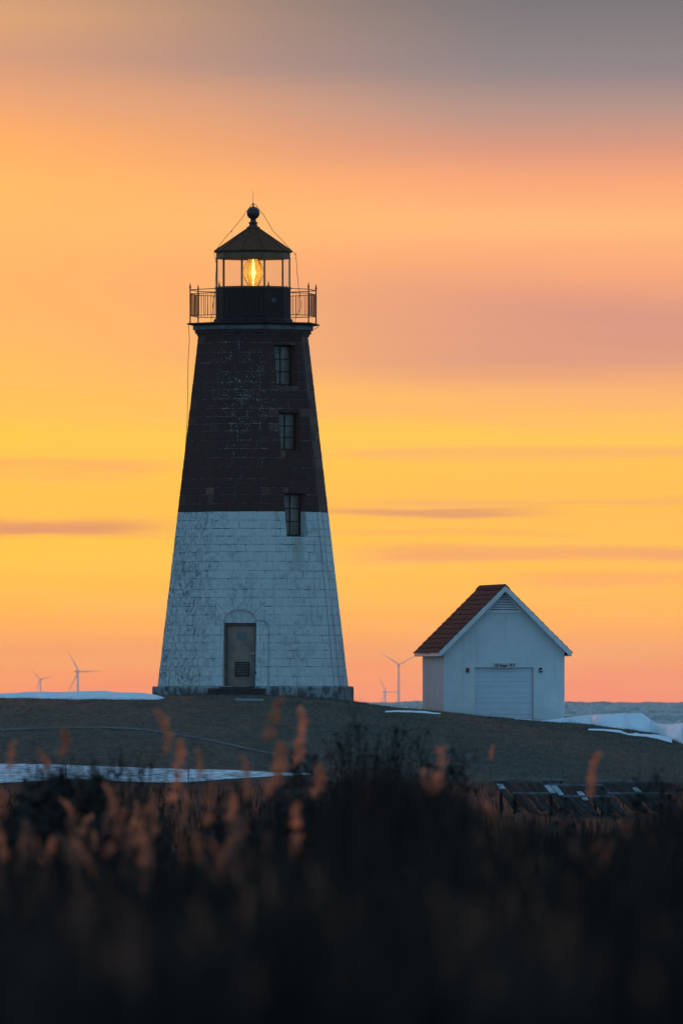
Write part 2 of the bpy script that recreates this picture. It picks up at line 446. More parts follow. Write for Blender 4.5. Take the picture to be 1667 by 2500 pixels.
def vary(m, lo, hi):
    n = NT(m.node_tree); p = m.node_tree.nodes['Principled BSDF']; oi = n.new('ShaderNodeObjectInfo')
    k = n.mr(oi.outputs['Random'], 0, 1, lo, hi, smooth=False)
    for sock in [p.inputs['Base Color']] + [q.inputs[0] for q in m.node_tree.nodes if q.type == 'BSDF_TRANSLUCENT']:
        c = sock.links[0].from_socket; n.put(sock, n.mix(1.0, c, n.combine(k, k, k), 'MULTIPLY'))
vary(M['plume'], .72, 1.2); vary(M['plume_shaded'], .5, 1.3)
M['seed'] = mat('reed_seed_brown', (.09,.055,.04), .95)

# ------------------------------------------------------------------ ground
CREST_D = 346.0
CREST = [(-4000,1700),(-600,1702),(0,1704),(375,1700),(500,1697),(640,1697.5),(760,1703),(820,1708),(867,1713.5),(900,1720),(971,1729),(1034,1735),(1084,1739),
         (1158,1748),(1303,1760),(1388,1766),(1476,1773.5),(1545,1784),(1609,1793),(1667,1803),(1900,1835),(2400,1862),(6000,1870)]
def interp(tab, v):
    if v <= tab[0][0]: return tab[0][1]
    for (a, b), (c, d) in zip(tab, tab[1:]):
        if v <= c: return b + (d-b)*(v-a)/(c-a)
    return tab[-1][1]
def sm(t): t = max(0., min(1., t)); return t*t*(3-2*t)
def ground_z(x, d):
    px = PX0 + x/CREST_D*FPX
    zc = EYE - (interp(CREST, px)-PY0)/FPX*CREST_D
    base = 4.40
    if d <= CREST_D:
        z = base + (zc-base)*sm((d-279)/(CREST_D-279))
    elif d <= 353: z = zc - .004*(d-CREST_D)
    else:
        z = zc - .028 - .035*(d-353) - max(0, d-395)*.09
    if d < 346 and d > 283:
        k = sm((346-d)/6)*sm((d-283)/10)
        z += .05*k*mnoise.noise(Vector((x*.35, d*.16, 0))) + .022*k*mnoise.noise(Vector((x*1.3, d*.5, 5)))
    if d < 275: z += .12*mnoise.noise(Vector((x*.15, d*.06, 2)))*sm((275-d)/20)
    return z
def at(px, py, d): return Vector(((px-PX0)/FPX*d, d, EYE-(py-PY0)/FPX*d))
def hit(px, py, d0=230.0, d1=352.0):
    """where the sight line through a picture point meets the ground"""
    prev = d0; d = d0
    while d < d1:
        p = at(px, py, d)
        if p.z <= ground_z(p.x, d):
            a, b = prev, d
            for _ in range(18):
                m_ = (a+b)/2; q = at(px, py, m_)
                if q.z <= ground_z(q.x, m_): b = m_
                else: a = m_
            q = at(px, py, b); return Vector((q.x, b, ground_z(q.x, b)))
        prev = d; d += .5
    q = at(px, py, CREST_D); return Vector((q.x, CREST_D, ground_z(q.x, CREST_D)))

def grid_mesh(name, xs, ys, fz, m):
    V = [(x, y, fz(x, y)) for y in ys for x in xs]
    nx = len(xs); F = [(j*nx+i, j*nx+i+1, (j+1)*nx+i+1, (j+1)*nx+i) for j in range(len(ys)-1) for i in range(nx-1)]
    me = bpy.data.meshes.new(name); me.from_pydata(V, [], F); me.update()
    me.polygons.foreach_set('use_smooth', [True]*len(F)); me.materials.append(m)
    o = bpy.data.objects.new(name, me); col.objects.link(o); return o

def grass_mat():
    m = bpy.data.materials.new('winter_grass'); m.use_nodes = True
    n = NT(m.node_tree); p = m.node_tree.nodes['Principled BSDF']
    g = n.new('ShaderNodeNewGeometry'); P = g.outputs['Position']
    x, y, z = n.sep(P)
    a = n.noise(n.vscale(P, .35, .10, 1), 1.0, 4, .6); b = n.noise(n.vscale(P, 2.2, .45, 1), 1.0, 5, .65); c = n.noise(n.vscale(P, 5, 2.0, 3), 1.0, 4, .65)
    green = n.mix(n.mr(b, .35, .65), (.084,.083,.064), (.052,.056,.046))
    tan = n.mix(n.mr(c, .3, .7), (.122,.090,.068), (.080,.064,.051))
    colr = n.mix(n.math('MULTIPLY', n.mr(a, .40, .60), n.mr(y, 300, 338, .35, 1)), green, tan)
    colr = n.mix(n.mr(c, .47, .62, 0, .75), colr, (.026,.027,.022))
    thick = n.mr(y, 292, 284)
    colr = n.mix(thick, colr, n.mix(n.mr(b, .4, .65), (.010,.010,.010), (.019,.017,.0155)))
    n.put(p.inputs['Base Color'], colr)
    p.inputs['Roughness'].default_value = .95; p.inputs['Specular IOR Level'].default_value = .1
    bm = n.new('ShaderNodeBump'); bm.inputs['Strength'].default_value = 1; bm.inputs['Distance'].default_value = .08
    n.put(bm.inputs['Height'], n.math('ADD', b, c)); n.l.new(bm.outputs[0], p.inputs['Normal'])
    return m
M['grass'] = grass_mat()
def blade_mat():
    m = bpy.data.materials.new('grass_blades'); m.use_nodes = True
    n = NT(m.node_tree); p = m.node_tree.nodes['Principled BSDF']; g = n.new('ShaderNodeNewGeometry')
    n.put(p.inputs['Base Color'], n.ramp(g.outputs['Random Per Island'], [(0,(.030,.031,.024)),(.5,(.075,.070,.052)),(.8,(.13,.105,.075)),(1,(.19,.15,.11))]))
    p.inputs['Roughness'].default_value = .95; p.inputs['Specular IOR Level'].default_value = .1
    return m
M['blade'] = blade_mat()
xs = [-900,-500,-300,-200,-140,-100,-70,-50,-38,-30,-24,-20] + [round(-17+.3*i, 3) for i in range(114)] + [18.5,21,25,30,40,60,90,130,200,300,500,900]
ys = [-500,-300,-150,-80,-40,-20,0,15,30,45,60,75,90,110,130,150,170,190,210,230,245,255,262,268,273] + [276+.7*i for i in range(100)] + [347,348.5,350,352,353.5,356,360,366,374,384,395,405,420,440,470,520]
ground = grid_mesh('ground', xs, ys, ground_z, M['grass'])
tag(ground, 'dark winter grass slope rising to the lighthouse', 'ground', kind='structure')

# ------------------------------------------------------------------ sea (follows the curve of the earth, so the horizon falls where it should)
ER = 6371000.0
def sea_mat():
    m = bpy.data.materials.new('sea_water'); m.use_nodes = True
    n = NT(m.node_tree); p = m.node_tree.nodes['Principled BSDF']
    g = n.new('ShaderNodeNewGeometry'); P = g.outputs['Position']
    a = n.noise(n.vscale(P, .45, .022, .9), 1.0, 5, .68); b = n.noise(n.vscale(P, .05, .004, 1), 1.0, 3, .5)
    c = n.mix(n.mr(a, .38, .62), (.34,.43,.41), (.12,.185,.19))
    foam = n.math('MULTIPLY', n.mr(a, .60, .68), n.mr(b, .38, .56))
    c = n.mix(n.math('MULTIPLY', foam, .7), c, (.66,.70,.68))
    n.put(p.inputs['Base Color'], c)
    p.inputs['Roughness'].default_value = .45; p.inputs['IOR'].default_value = 1.33; p.inputs['Specular IOR Level'].default_value = .5
    return m
M['sea'] = sea_mat()
def make_sea():
    rng = np.random.default_rng(3)
    d = [380., 700., 1100., 1400., 1600.]
    while d[-1] < 10800: d.append(d[-1] + 3.2 + d[-1]*.0011)
    while d[-1] < 42000: d.append(d[-1]*1.03)
    d = np.array(d); K = 170
    u = np.linspace(-1, 1, K); u = np.sign(u)*np.abs(u)**1.0
    u = np.concatenate(([-14., -5., -2.2, -1.3], u, [1.3, 2.2, 5., 14.]))
    D, U = np.meshgrid(d, u, indexing='ij')
    Xs = U*D*.040
    Zs = -D*D/(2*ER)
    amp = np.clip((D-1400)/300, 0, 1)*np.clip((15000-D)/3500, 0, 1)*np.clip((2.0-np.abs(U))/.7, 0, 1)
    W = np.zeros_like(D)
    for i in range(26):
        L = rng.uniform(5, 34); th = rng.normal(0, .55); ph = rng.uniform(0, 6.28); A = .030*L**.62
        kx, ky = math.sin(th)*6.283/L, math.cos(th)*6.283/L
        W += A*np.sin(kx*Xs+ky*D+ph)
    grp = .75+.5*np.sin(Xs*.045+np.sin(D*.004)*2)*np.sin(D*.011+1)
    W *= grp
    W = np.where(W > 0, W*1.35, W*.8)*.75
    Zs = Zs + W*amp
    V = np.stack([Xs, D, Zs], -1).reshape(-1, 3)
    nr, nc = D.shape
    i = np.arange(nr-1)[:, None]*nc + np.arange(nc-1)[None, :]
    Q = np.stack([i, i+1, i+1+nc, i+nc], -1).reshape(-1, 4)
    me = bpy.data.meshes.new('sea')
    me.vertices.add(len(V)); me.vertices.foreach_set('co', V.ravel())
    me.loops.add(Q.size); me.loops.foreach_set('vertex_index', Q.ravel().astype(np.int32))
    me.polygons.add(len(Q)); me.polygons.foreach_set('loop_start', np.arange(0, Q.size, 4, dtype=np.int32))
    me.polygons.foreach_set('use_smooth', np.ones(len(Q), dtype=bool))
    me.update(calc_edges=True); me.validate()
    me.materials.append(M['sea'])
    o = bpy.data.objects.new('sea', me); col.objects.link(o)
    tag(o, 'choppy grey green sea running to the horizon behind the oil house', 'sea', kind='structure')
make_sea()

# ------------------------------------------------------------------ snow, path
def snow_mound(pts, depth, label, name='snow_bank', m=None, back=1.2):
    """pts: (px, ytop, ybot) rows; the front foot lies on the ground, the top stands 'depth' metres behind it"""
    V = []; F = []; rows = []
    S = []
    for (a, b) in zip(pts, pts[1:]):
        k = max(1, int(abs(b[0]-a[0])/9))
        for j in range(k): S.append([a[q]+(b[q]-a[q])*j/k for q in range(3)])
    S.append(list(pts[-1]))
    for i, (px, yt, yb) in enumerate(S):
        j = mnoise.noise(Vector((px*.045, 1.3, len(pts))))*1.2 + mnoise.noise(Vector((px*.17, 4.1, len(pts))))*.6
        yb2 = yb + j*.6; yt2 = yt + j*.35
        f = hit(px, yb2)
        tp = at(px, yt2, f.y+depth)
        row = [Vector((f.x, f.y, f.z-.05))]
        for s_ in (.0, .12, .3, .55, .8, 1.0):
            q = f.lerp(tp, s_); h = (tp.z-f.z)
            q.z = f.z + h*(1-(1-s_)**1.7) + .02
            q.z += .018*mnoise.noise(Vector((q.x*1.5, q.y*1.2, 8)))*s_
            row.append(q)
        b1 = Vector((tp.x, tp.y+back*.5, tp.z-.02)); b2 = Vector((tp.x, tp.y+back*3, min(ground_z(tp.x, tp.y+back*3)-.25, tp.z-.1)))
        row += [b1, b2]
        V += row
    n = 9
    for i in range(len(S)-1):
        for j in range(n-1): F.append((i*n+j, (i+1)*n+j, (i+1)*n+j+1, i*n+j+1))
    mb = MB(); mb.add(V, F)
    o = mb.build(name, m or M['snow'], smooth=True)
    return tag(o, label, 'snow', kind='structure')
def ground_ribbon(pts, label, name, cat, m, lift=.03):
    V = []; S = []
    for (a, b) in zip(pts, pts[1:]):
        k = max(1, int(abs(b[0]-a[0])/8))
        for j in range(k): S.append([a[q]+(b[q]-a[q])*j/k for q in range(3)])
    S.append(list(pts[-1]))
    for px, yt, yb in S:
        jt = mnoise.noise(Vector((px*.06, 2, 2)))*.7
        fb = hit(px, yb+jt*.6); ft = hit(px, yt+jt)
        for s_ in (0, .33, .66, 1):
            q = fb.lerp(ft, s_); q.z = ground_z(q.x, q.y) + (lift if 0 < s_ < 1 else lift*.4)
            V.append(q)
    F = [(i*4+j, (i+1)*4+j, (i+1)*4+j+1, i*4+j+1) for i in range(len(S)-1) for j in range(3)]
    mb = MB(); mb.add(V, F); o = mb.build(name, m, smooth=True)
    return tag(o, label, cat, kind='structure')

snow_mound([(-330,1700,1706),(-120,1697,1706),(0,1694.5,1705),(40,1693,1705),(102,1690,1706),(134,1691.5,1707),(166,1690.5,1708),(246,1688.5,1707.5),(281,1691,1708.5),(348,1693.5,1709),(380,1698,1709),(402,1705,1706.5)],
           3.0, 'long low snow bank on the hilltop left of the lighthouse', back=.8)
snow_mound([(1322,1761.5,1762.5),(1345,1758.5,1763.5),(1379,1754,1765.5),(1435,1747.7,1769.5),(1512,1743.8,1779),(1545,1743.4,1784),(1568,1743.2,1787),(1578,1751,1788.5),(1588,1759.5,1790),(1603,1768,1793),(1640,1770,1806),(1667,1766,1818),(1760,1766,1830),(1900,1775,1850)],
           4.0, 'large smooth snow bank on the hill right of the oil house', back=1.0)
ground_ribbon([(1436,1783,1785),(1470,1782.5,1786),(1513,1786.5,1791),(1534,1794,1797),(1552,1792.5,1799),(1575,1796,1800.5),(1605,1796,1806),(1640,1804,1816)],
              'thin snow strip on the grass below the large snow bank', 'snow_strip', 'snow', M['snow'], .05)
ground_ribbon([(940,1740,1741.2),(962,1737.8,1740.5),(1000,1737.5,1741.2),(1035,1739.5,1743),(1075,1745,1746)],
              'thin snow streak on the grass in front of the oil house', 'snow_streak', 'snow', M['snow'], .05)
ground_ribbon([(-250,1866,1915),(0,1867,1914),(110,1868,1908),(200,1871,1904),(300,1875,1910),(380,1878,1913),(460,1880,1912),(560,1882,1904),(640,1886,1899),(700,1890,1896),(760,1892,1894.5)],
              'long strip of blue snow behind the chain link fence', 'snow_strip', 'snow', M['snow_dirty'], .05)
ground_ribbon([(1330,1760.5,1762.2),(1303,1758.6,1760.4),(1255,1755.6,1756.8)][::-1], 'snow sliver at the foot of the garage door', 'snow_sliver', 'snow', M['snow'], .03)
ground_ribbon([(-250,1790,1793),(0,1782,1785.4),(100,1778,1781.2),(250,1776,1779.2),(330,1780,1783),(400,1787.5,1790.8),(500,1804.5,1808),(600,1827,1830.5),(690,1846,1848.5)],
              'narrow pale path curving across the grass slope', 'path', 'path', M['path'], .035)

# ------------------------------------------------------------------ lighthouse
LH = empty('lighthouse', (TX, TD, ZB))
tag(LH, 'octagonal stone lighthouse, brown above white, with a lit lantern', 'lighthouse')
T22 = math.tan(R_(22.5)); C22 = math.cos(R_(22.5))
FACES = [-53.5, -8.5, 36.5, 81.5, 126.5, 171.5, 216.5, 261.5]
Z0, Z1 = lz(1676), lz(821)
def Rz(z): return 3.187 - (z-lz(1675))*((3.187-1.84)/(lz(822)-lz(1675)))
def apo(z): return Rz(z)*C22
def FP(a, u, z, ins=0.0, ap=None):
    a = R_(a); A = (apo(z) if ap is None else ap) - ins
    return (A*math.sin(a)+u*math.cos(a), -A*math.cos(a)+u*math.sin(a), z)
HW = .415
WINS = [(lz(945), lz(845)), (lz(1103), lz(1010)), (lz(1312), lz(1207))]
DOOR_Z0, DOOR_SP, ARCH_TOP = lz(1678), lz(1515), lz(1461)
DHW, AHW = .53, .80
OPEN = {36.5: [(-HW, HW, a, b) for a, b in WINS], -8.5: [(-DHW, DHW, Z0-.1, DOOR_SP), (-AHW, AHW, DOOR_SP, ARCH_TOP)]}
yc = [1676,1652,1629,1609,1589,1571,1552,1528,1503,1482,1461,1441,1415,1396,1373,1350,1332,1312,1293,1273,1251.5,
      1232,1210,1193,1171.5,1143,1120,1098,1077.6,1055,1037,1020,1000,977,955,936,910,887.5,863,839,821]
zc_ = [lz(v) for v in yc]

# core walls (mortar shows in the joints); one strip per face, with the openings left out
core = MB(); INS = .011
for a in FACES:
    ops = sorted(OPEN.get(a, []), key=lambda o: o[2])
    zs = sorted({Z0, Z1} | {max(Z0, o[2]) for o in ops} | {o[3] for o in ops})
    for za, zb in zip(zs, zs[1:]):
        zm = (za+zb)/2
        o = next((o for o in ops if o[2]-1e-6 <= zm <= o[3]+1e-6), None)
        wa, wb = (apo(za)-INS)*T22, (apo(zb)-INS)*T22
        if o is None: segs = [(-wa, wa, -wb, wb)]
        else: segs = [(-wa, o[0], -wb, o[0]), (o[1], wa, o[1], wb)]
        for s0, s1, t0, t1 in segs:
            core.add([FP(a, s0, za, INS), FP(a, s1, za, INS), FP(a, t1, zb, INS), FP(a, t0, zb, INS)], [(0,1,2,3)])
core.build('wall', M['mortar'], LH)

def stone_mesh(mb, a, s, z0, z1, rng):
    """s = ((kind, value), (kind, value)) for the left and right side: 'f' fraction of the face half width, 'u' metres"""
    g = .0045 + rng.random()*.0045
    def uu(side, z, sgn):
        k, v = side
        base = v*apo(z)*T22 if k == 'f' else v
        if k == 'f' and abs(abs(v)-1) < 1e-6: return base - sgn*.001   # corner stones meet at the arris
        return base + (g if sgn < 0 else -g)
    za, zb = z0+g, z1-g
    pr = rng.uniform(-.003, .007)
    j = lambda: rng.uniform(-.004, .004)
    b = .007
    fr = []; bk = []; ed = []
    for side, z, sg, dz in ((s[0], za, -1, 1), (s[1], za, 1, 1), (s[1], zb, 1, -1), (s[0], zb, -1, -1)):
        u = uu(side, z, sg)
        corner = side[0] == 'f' and abs(abs(side[1])-1) < 1e-6
        jz = j()
        ed.append(FP(a, u, z+jz, -(pr-b)))
        bb = 0.0 if corner else b
        fr.append(FP(a, u - sg*(-(0) + bb + rng.uniform(0, .004)), z+jz+dz*(b+rng.uniform(0,.004)), -(pr+rng.uniform(-.002,.002))))
        bk.append(FP(a, u, z+jz, INS+.006))
    V = fr+ed+bk
    F = [(0,1,2,3)]
    for k in range(4):
        k2 = (k+1) % 4
        F += [(4+k,4+k2,k2,k), (8+k,8+k2,4+k2,4+k)]
    mb.add(V, F)

def cut(blocks, o):
    """subtract opening o=(u0,u1,z0,z1) from a list of (left, right, z0, z1)"""
    out = []
    for L, Rr, z0, z1, a in blocks:
        zm = (z0+z1)/2
        f = lambda s_: s_[1]*apo(zm)*T22 if s_[0] == 'f' else s_[1]
        ul, ur = f(L), f(Rr)
        if ur <= o[0]+.001 or ul >= o[1]-.001 or z1 <= o[2]+.001 or z0 >= o[3]-.001:
            out.append((L, Rr, z0, z1, a)); continue
        if o[0]-ul > .05: out.append((L, ('u', o[0]), z0, z1, a))
        if ur-o[1] > .05: out.append((('u', o[1]), Rr, z0, z1, a))
        Lc = L if ul > o[0] else ('u', o[0]); Rc = Rr if ur < o[1] else ('u', o[1])
        if o[2]-z0 > .03: out.append((Lc, Rc, z0, o[2], a))
        if z1-o[3] > .03: out.append((Lc, Rc, o[3], z1, a))
    return out

rng = random.Random(11)
blocks = []
for ai, a in enumerate(FACES):
    for ci, (z0, z1) in enumerate(zip(zc_, zc_[1:])):
        hw = apo((z0+z1)/2)*T22
        cuts = [-1.0]; 
        pos = -hw + rng.uniform(.28, .95)
        while pos < hw-.24:
            cuts.append(pos/hw); pos += rng.uniform(.48, 1.15)
        cuts.append(1.0)
        row = [(('f', l), ('f', r), z0, z1, a) for l, r in zip(cuts, cuts[1:])]
        for o in OPEN.get(a, []): row = cut(row, o)
        blocks += row
def shown(b):
    L, Rr, z0, z1, a = b
    f = lambda s_: s_[1]*apo(z0)*T22 if s_[0] == 'f' else s_[1]
    return (f(Rr)-f(L))*(z1-z0)*math.cos(R_(a))
blocks.sort(key=shown, reverse=True)
NPART = 292
rest = MB(); ri = 0
for i, b in enumerate(blocks):
    if i < NPART:
        mb = MB(); stone_mesh(mb, b[4], (b[0], b[1]), b[2], b[3], rng); mb.build('stone', M['stone'], LH)
    else: stone_mesh(rest, b[4], (b[0], b[1]), b[2], b[3], rng)
o = rest.build('stonework', M['stone'], LH); o['kind'] = 'stuff'

# voussoirs of the door arch, tympanum, reveals
def arch_pt(t, k=1.0): return (-DHW*math.cos(t)*k, DOOR_SP + (lz(1490)-DOOR_SP)*math.sin(t)*k)
def rect_pt(t):
    dx, dz = -math.cos(t), math.sin(t); H = ARCH_TOP-DOOR_SP
    k = min(AHW/abs(dx) if abs(dx) > 1e-6 else 1e9, H/dz if dz > 1e-6 else 1e9)
    return (dx*k, DOOR_SP+dz*k)
tc_ = math.atan2(ARCH_TOP-DOOR_SP, AHW)
angs = [0, .62, 1.18, math.pi-1.18, math.pi-.62, math.pi]
for t0, t1 in zip(angs, angs[1:]):
    e = .008
    inner = [arch_pt(t0+e+(t1-t0-2*e)*k/5) for k in range(6)]
    ot = [t1-e] + [c for c in sorted((tc_, math.pi-tc_), reverse=True) if t0+e < c < t1-e] + [t0+e]
    outer = [rect_pt(t_) for t_ in ot]
    poly = (inner + outer)[::-1]
    mb = MB(); mb.prism([FP(-8.5, u, z, -.004) for u, z in poly], [FP(-8.5, u, z, .24) for u, z in poly])
    mb.build('voussoir', M['stone'], LH)
AP_DOOR = apo(lz(1490)) - .17
AP_TYMP = apo(lz(1490)) - .035
mb = MB()
arc = [arch_pt(math.pi*k/16, 1.01) for k in range(17)]
dtop = lz(1522)
poly = [(-DHW-.005, dtop), (DHW+.005, dtop)] + arc[::-1]
mb.prism([FP(-8.5, u, z, 0, AP_TYMP) for u, z in poly], [FP(-8.5, u, z, 0, AP_TYMP-.3) for u, z in poly])
mb.build('tympanum', M['stone'], LH)
jm = MB()
for s_ in (-1, 1):
    q = [FP(-8.5, s_*DHW, Z0-.02, .004), FP(-8.5, s_*DHW, DOOR_SP, .004), FP(-8.5, s_*DHW, DOOR_SP, 0, AP_DOOR-.15), FP(-8.5, s_*DHW, Z0-.02, 0, AP_DOOR-.15)]
    jm.add(q, [(0,1,2,3)])
jm.add([FP(-8.5, -DHW, Z0+.006, -.01), FP(-8.5, DHW, Z0+.006, -.01), FP(-8.5, DHW, Z0+.006, 0, AP_DOOR-.15), FP(-8.5, -DHW, Z0+.006, 0, AP_DOOR-.15)], [(0,1,2,3)])
jm.build('door_jamb', M['stone'], LH)

# ---- door
def fbox(mb, a, ap, u, z, size, b=.004):
    """chamfered box on face a: size = (width along the face, depth, height), centred at apothem ap"""
    c = FP(a, u, z, 0, ap); mb.bbox(c, size, b, Matrix.Rotation(R_(a), 3, 'Z'))
DW, DB, DT = .455, lz(1677)+.02, lz(1527.5)
df = MB()
for s_ in (-1, 1): fbox(df, -8.5, AP_DOOR+.02, s_*(DW+.036), (DB+DT)/2, (.07, .12, DT-DB), .006)
fbox(df, -8.5, AP_DOOR+.02, 0, DT+.033, (2*DW+.142, .12, .066), .006)
door = MB(); fbox(door, -8.5, AP_DOOR-.03, 0, (DB+DT)/2, (2*DW-.01, .045, DT-DB-.01), .004)
df.build('door_frame', M['door_frame'], LH)
dr = door.build('door', M['door_metal'], LH); dr['label'] = 'grey brown metal door with louvre vent'
AF = AP_DOOR-.03+.0225
def dpx(x): return ((x-590)/75)/math.cos(R_(8.5)) + .02
lv = MB(); lu0, lu1 = dpx(575.5), dpx(607.5); lzz0, lzz1 = lz(1650.5), lz(1619)
lc, lw = (lu0+lu1)/2, lu1-lu0
for s_ in (-1, 1): fbox(lv, -8.5, AF+.008, lc+s_*(lw/2+.012), (lzz0+lzz1)/2, (.024, .016, lzz1-lzz0+.05))
for zq in (lzz0-.012, lzz1+.012): fbox(lv, -8.5, AF+.007, lc, zq, (lw, .014, .024))
fbox(lv, -8.5, AF+.002, lc, (lzz0+lzz1)/2, (lw, .004, lzz1-lzz0), .001)
lv_o = lv.build('louvre_vent', M['dark'], dr)
for k in range(8):
    sl = MB(); zq = lzz0+(k+.5)*(lzz1-lzz0)/8
    c = FP(-8.5, lc, zq, 0, AF+.012)
    sl.box(c, (lw-.004, .004, .034), Matrix.Rotation(R_(-8.5), 3, 'Z') @ Matrix.Rotation(R_(-42), 3, 'X'))
    sl.build('slat', M['door_frame'], dr)
pl = MB(); fbox(pl, -8.5, AF+.004, dpx(590), lz(1555), (.33, .008, .26), .003); pl.build('notice_plate', M['plate'], dr)
pt = MB(); fbox(pt, -8.5, AF+.003, dpx(589.5), lz(1590), (.33, .006, .55), .003); pt.build('door_panel', M['door_metal'], dr)
hd = MB(); hu, hz = dpx(620), lz(1596.5)
hd.tube([FP(-8.5, hu, hz, 0, AF), FP(-8.5, hu, hz, 0, AF+.06)], .014, 8); hd.tube([FP(-8.5, hu, hz, 0, AF+.055), FP(-8.5, hu-.06, hz+.004, 0, AF+.058), FP(-8.5, hu-.12, hz-.006, 0, AF+.05)], .012, 8, .008)
hd.tube([FP(-8.5, hu, hz, 0, AF), FP(-8.5, hu, hz, 0, AF+.012)], .03, 12)
hd.build('handle', M['steel'], dr, True)
# steps under the door
APL = 3.373*C22
st = MB(); fbox(st, -8.5, APL+.10, -.02, lz(1697)/2+lz(1684)/2-.02, (1.82, .62, lz(1684)-lz(1697)+.12), .02); st.build('step', M['step'], LH)
st = MB(); fbox(st, -8.5, APL-.15, -.03, lz(1679.5)-.03, (1.12, .5, .13), .015); st.build('step', M['step'], LH)
# conduit beside the door
cd = MB(); cpts = [(627,1517),(640,1516.5),(650,1518),(655,1523),(657,1532),(657.5,1560),(657,1640),(656.5,1678)]
P_ = []
for px, py in cpts:
    z = lz(py); xx = (px-618)/75; u = (xx - apo(z)*math.sin(R_(-8.5)))/math.cos(R_(-8.5)); P_.append(FP(-8.5, u, z, -.02))
cd.tube(P_, .016, 6); px, py = 656.5, 1694
P_2 = [P_[-1], FP(-8.5, (38.5/75+APL*math.sin(R_(8.5)))/math.cos(R_(8.5)), lz(1677), 0, APL+.02), FP(-8.5, (38.5/75+APL*math.sin(R_(8.5)))/math.cos(R_(8.5)), lz(1702), 0, APL+.02)]
cd.tube(P_2, .018, 6); cd.build('conduit', M['conduit'], LH, True)
# lightning conductor down the right-hand face
lc_ = MB(); pts = []
for k in range(26):
    z = Z0+.02 + (Z1-Z0-.1)*k/25; pts.append(FP(36.5, apo(z)*T22*.90 + .006*math.sin(k*2.1), z, -.016))
lc_.tube(pts, .006, 5)
pts = [FP(81.5, -apo(Z0+(Z1-Z0)*k/25)*T22*.55, Z0+(Z1-Z0-.1)*k/25, -.016) for k in range(26)]
lc_.tube(pts, .006, 5); lc_.build('down_conductor', mat('conductor_bronze', (.13,.11,.10), .7), LH)

# ---- windows
for wi, (za, zb) in enumerate(WINS):
    a = 36.5; APW = apo(zb) - .25
    rv = MB()
    def rp(u, z, back): return FP(a, u, z, 0, APW-.06) if back else FP(a, u, z, .003)
    zs = [za, zb] if not (za < Z_PAINT < zb) else [za, Z_PAINT, zb]
    for s_ in (-1, 1):
        for p0, p1 in zip(zs, zs[1:]): rv.add([rp(s_*HW,p0,0), rp(s_*HW,p1,0), rp(s_*HW,p1,1), rp(s_*HW,p0,1)], [(0,1,2,3)])
    for z in (za, zb): rv.add([rp(-HW,z,0), rp(HW,z,0), rp(HW,z,1), rp(-HW,z,1)], [(0,1,2,3)])
    rv.build('window_reveal', M['stone'], LH)
    fr = MB(); fw = .05; hh = zb-za
    for s_ in (-1, 1): fbox(fr, a, APW, s_*(HW-fw/2-.001), (za+zb)/2, (fw, .07, hh-.002))
    for z in (za+.036, zb-.026): fbox(fr, a, APW, 0, z, (2*HW-2*fw, .07, .05 if z > za+.1 else .07))
    wf = fr.build('window', M['window_frame'], LH)
    gb = MB()
    fbox(gb, a, APW+.005, 0, (za+zb)/2+.01, (.032, .04, hh-.12))
    z_a, z_b = za+.071, zb-.051
    for k in (1, 2): fbox(gb, a, APW+.004, 0, z_a+(z_b-z_a)*k/3, (2*HW-2*fw, .036, .026 if k == 1 else .032))
    gb.build('glazing_bar', M['window_frame'], wf)
    for i in range(2):
        for k in range(3):
            pn = MB(); wz = (z_b-z_a)/3
            rr = Matrix.Rotation(R_(a+rng.uniform(-1.2,1.2)), 3, 'Z') @ Matrix.Rotation(R_(rng.uniform(-1.5,1.5)), 3, 'X')
            pn.box(FP(a, (i-.5)*(HW-fw+.004), z_a+wz*(k+.5), 0, APW-.012), (HW-fw+.004, .006, wz-.002), rr); pn.build('pane', M['window_pane'], wf)

# ---- plinth, cornice, gallery
oc = R_(14)
mb = MB(); mb.lathe([(3.36,-.9),(3.373,.0),(3.373,lz(1677)-.035),(3.35,lz(1676)-.004),(3.0,lz(1675.2))], 8, oc, capb=False); mb.build('plinth', M['plinth'], LH)
mb = MB(); mb.lathe([(1.83,lz(822)-.01),(1.87,lz(822)),(1.88,lz(818)),(1.90,lz(815.6))], 8, oc); mb.build('moulding', M['moulding'], LH)
mb = MB(); mb.lathe([(1.925,lz(815.4)),(1.95,lz(813)),(1.95,lz(809.5)),(1.93,lz(807.2))], 8, oc); mb.build('moulding', M['moulding'], LH)
ap0 = R_(14)
for k in range(8):       # cornice slabs, one per side
    mb = MB(); a0, a1 = oc+k*math.pi/4, oc+(k+1)*math.pi/4; e = .0035
    def rp2(r, an, z, s_=0): 
        return (r*math.sin(an), -r*math.cos(an), z)
    fr = []
    for z, r in ((lz(807), 2.0), (lz(806), 2.012), (lz(797), 2.012), (lz(796), 2.0)):
        fr.append((rp2(r, a0+e, z), rp2(r, a1-e, z), rp2(1.2, a0+e, z), rp2(1.2, a1-e, z)))
    V = [p for q in fr for p in q]; F = []
    for i in range(3):
        b = i*4; F += [(b,b+1,b+5,b+4), (b+2,b,b+4,b+6), (b+1,b+3,b+7,b+5)]
    F += [(2,3,1,0), (12,13,15,14)]
    mb.add(V, F); mb.build('cornice_slab', M['cornice'], LH)
GD = lz(789.5)
mb = MB(); mb.lathe([(2.03,lz(795.6)),(2.2,lz(793.5)),(2.213,lz(792.5)),(2.213,lz(790.5)),(2.19,GD)], 8, oc); mb.build('gallery_deck', M['black_iron'], LH)
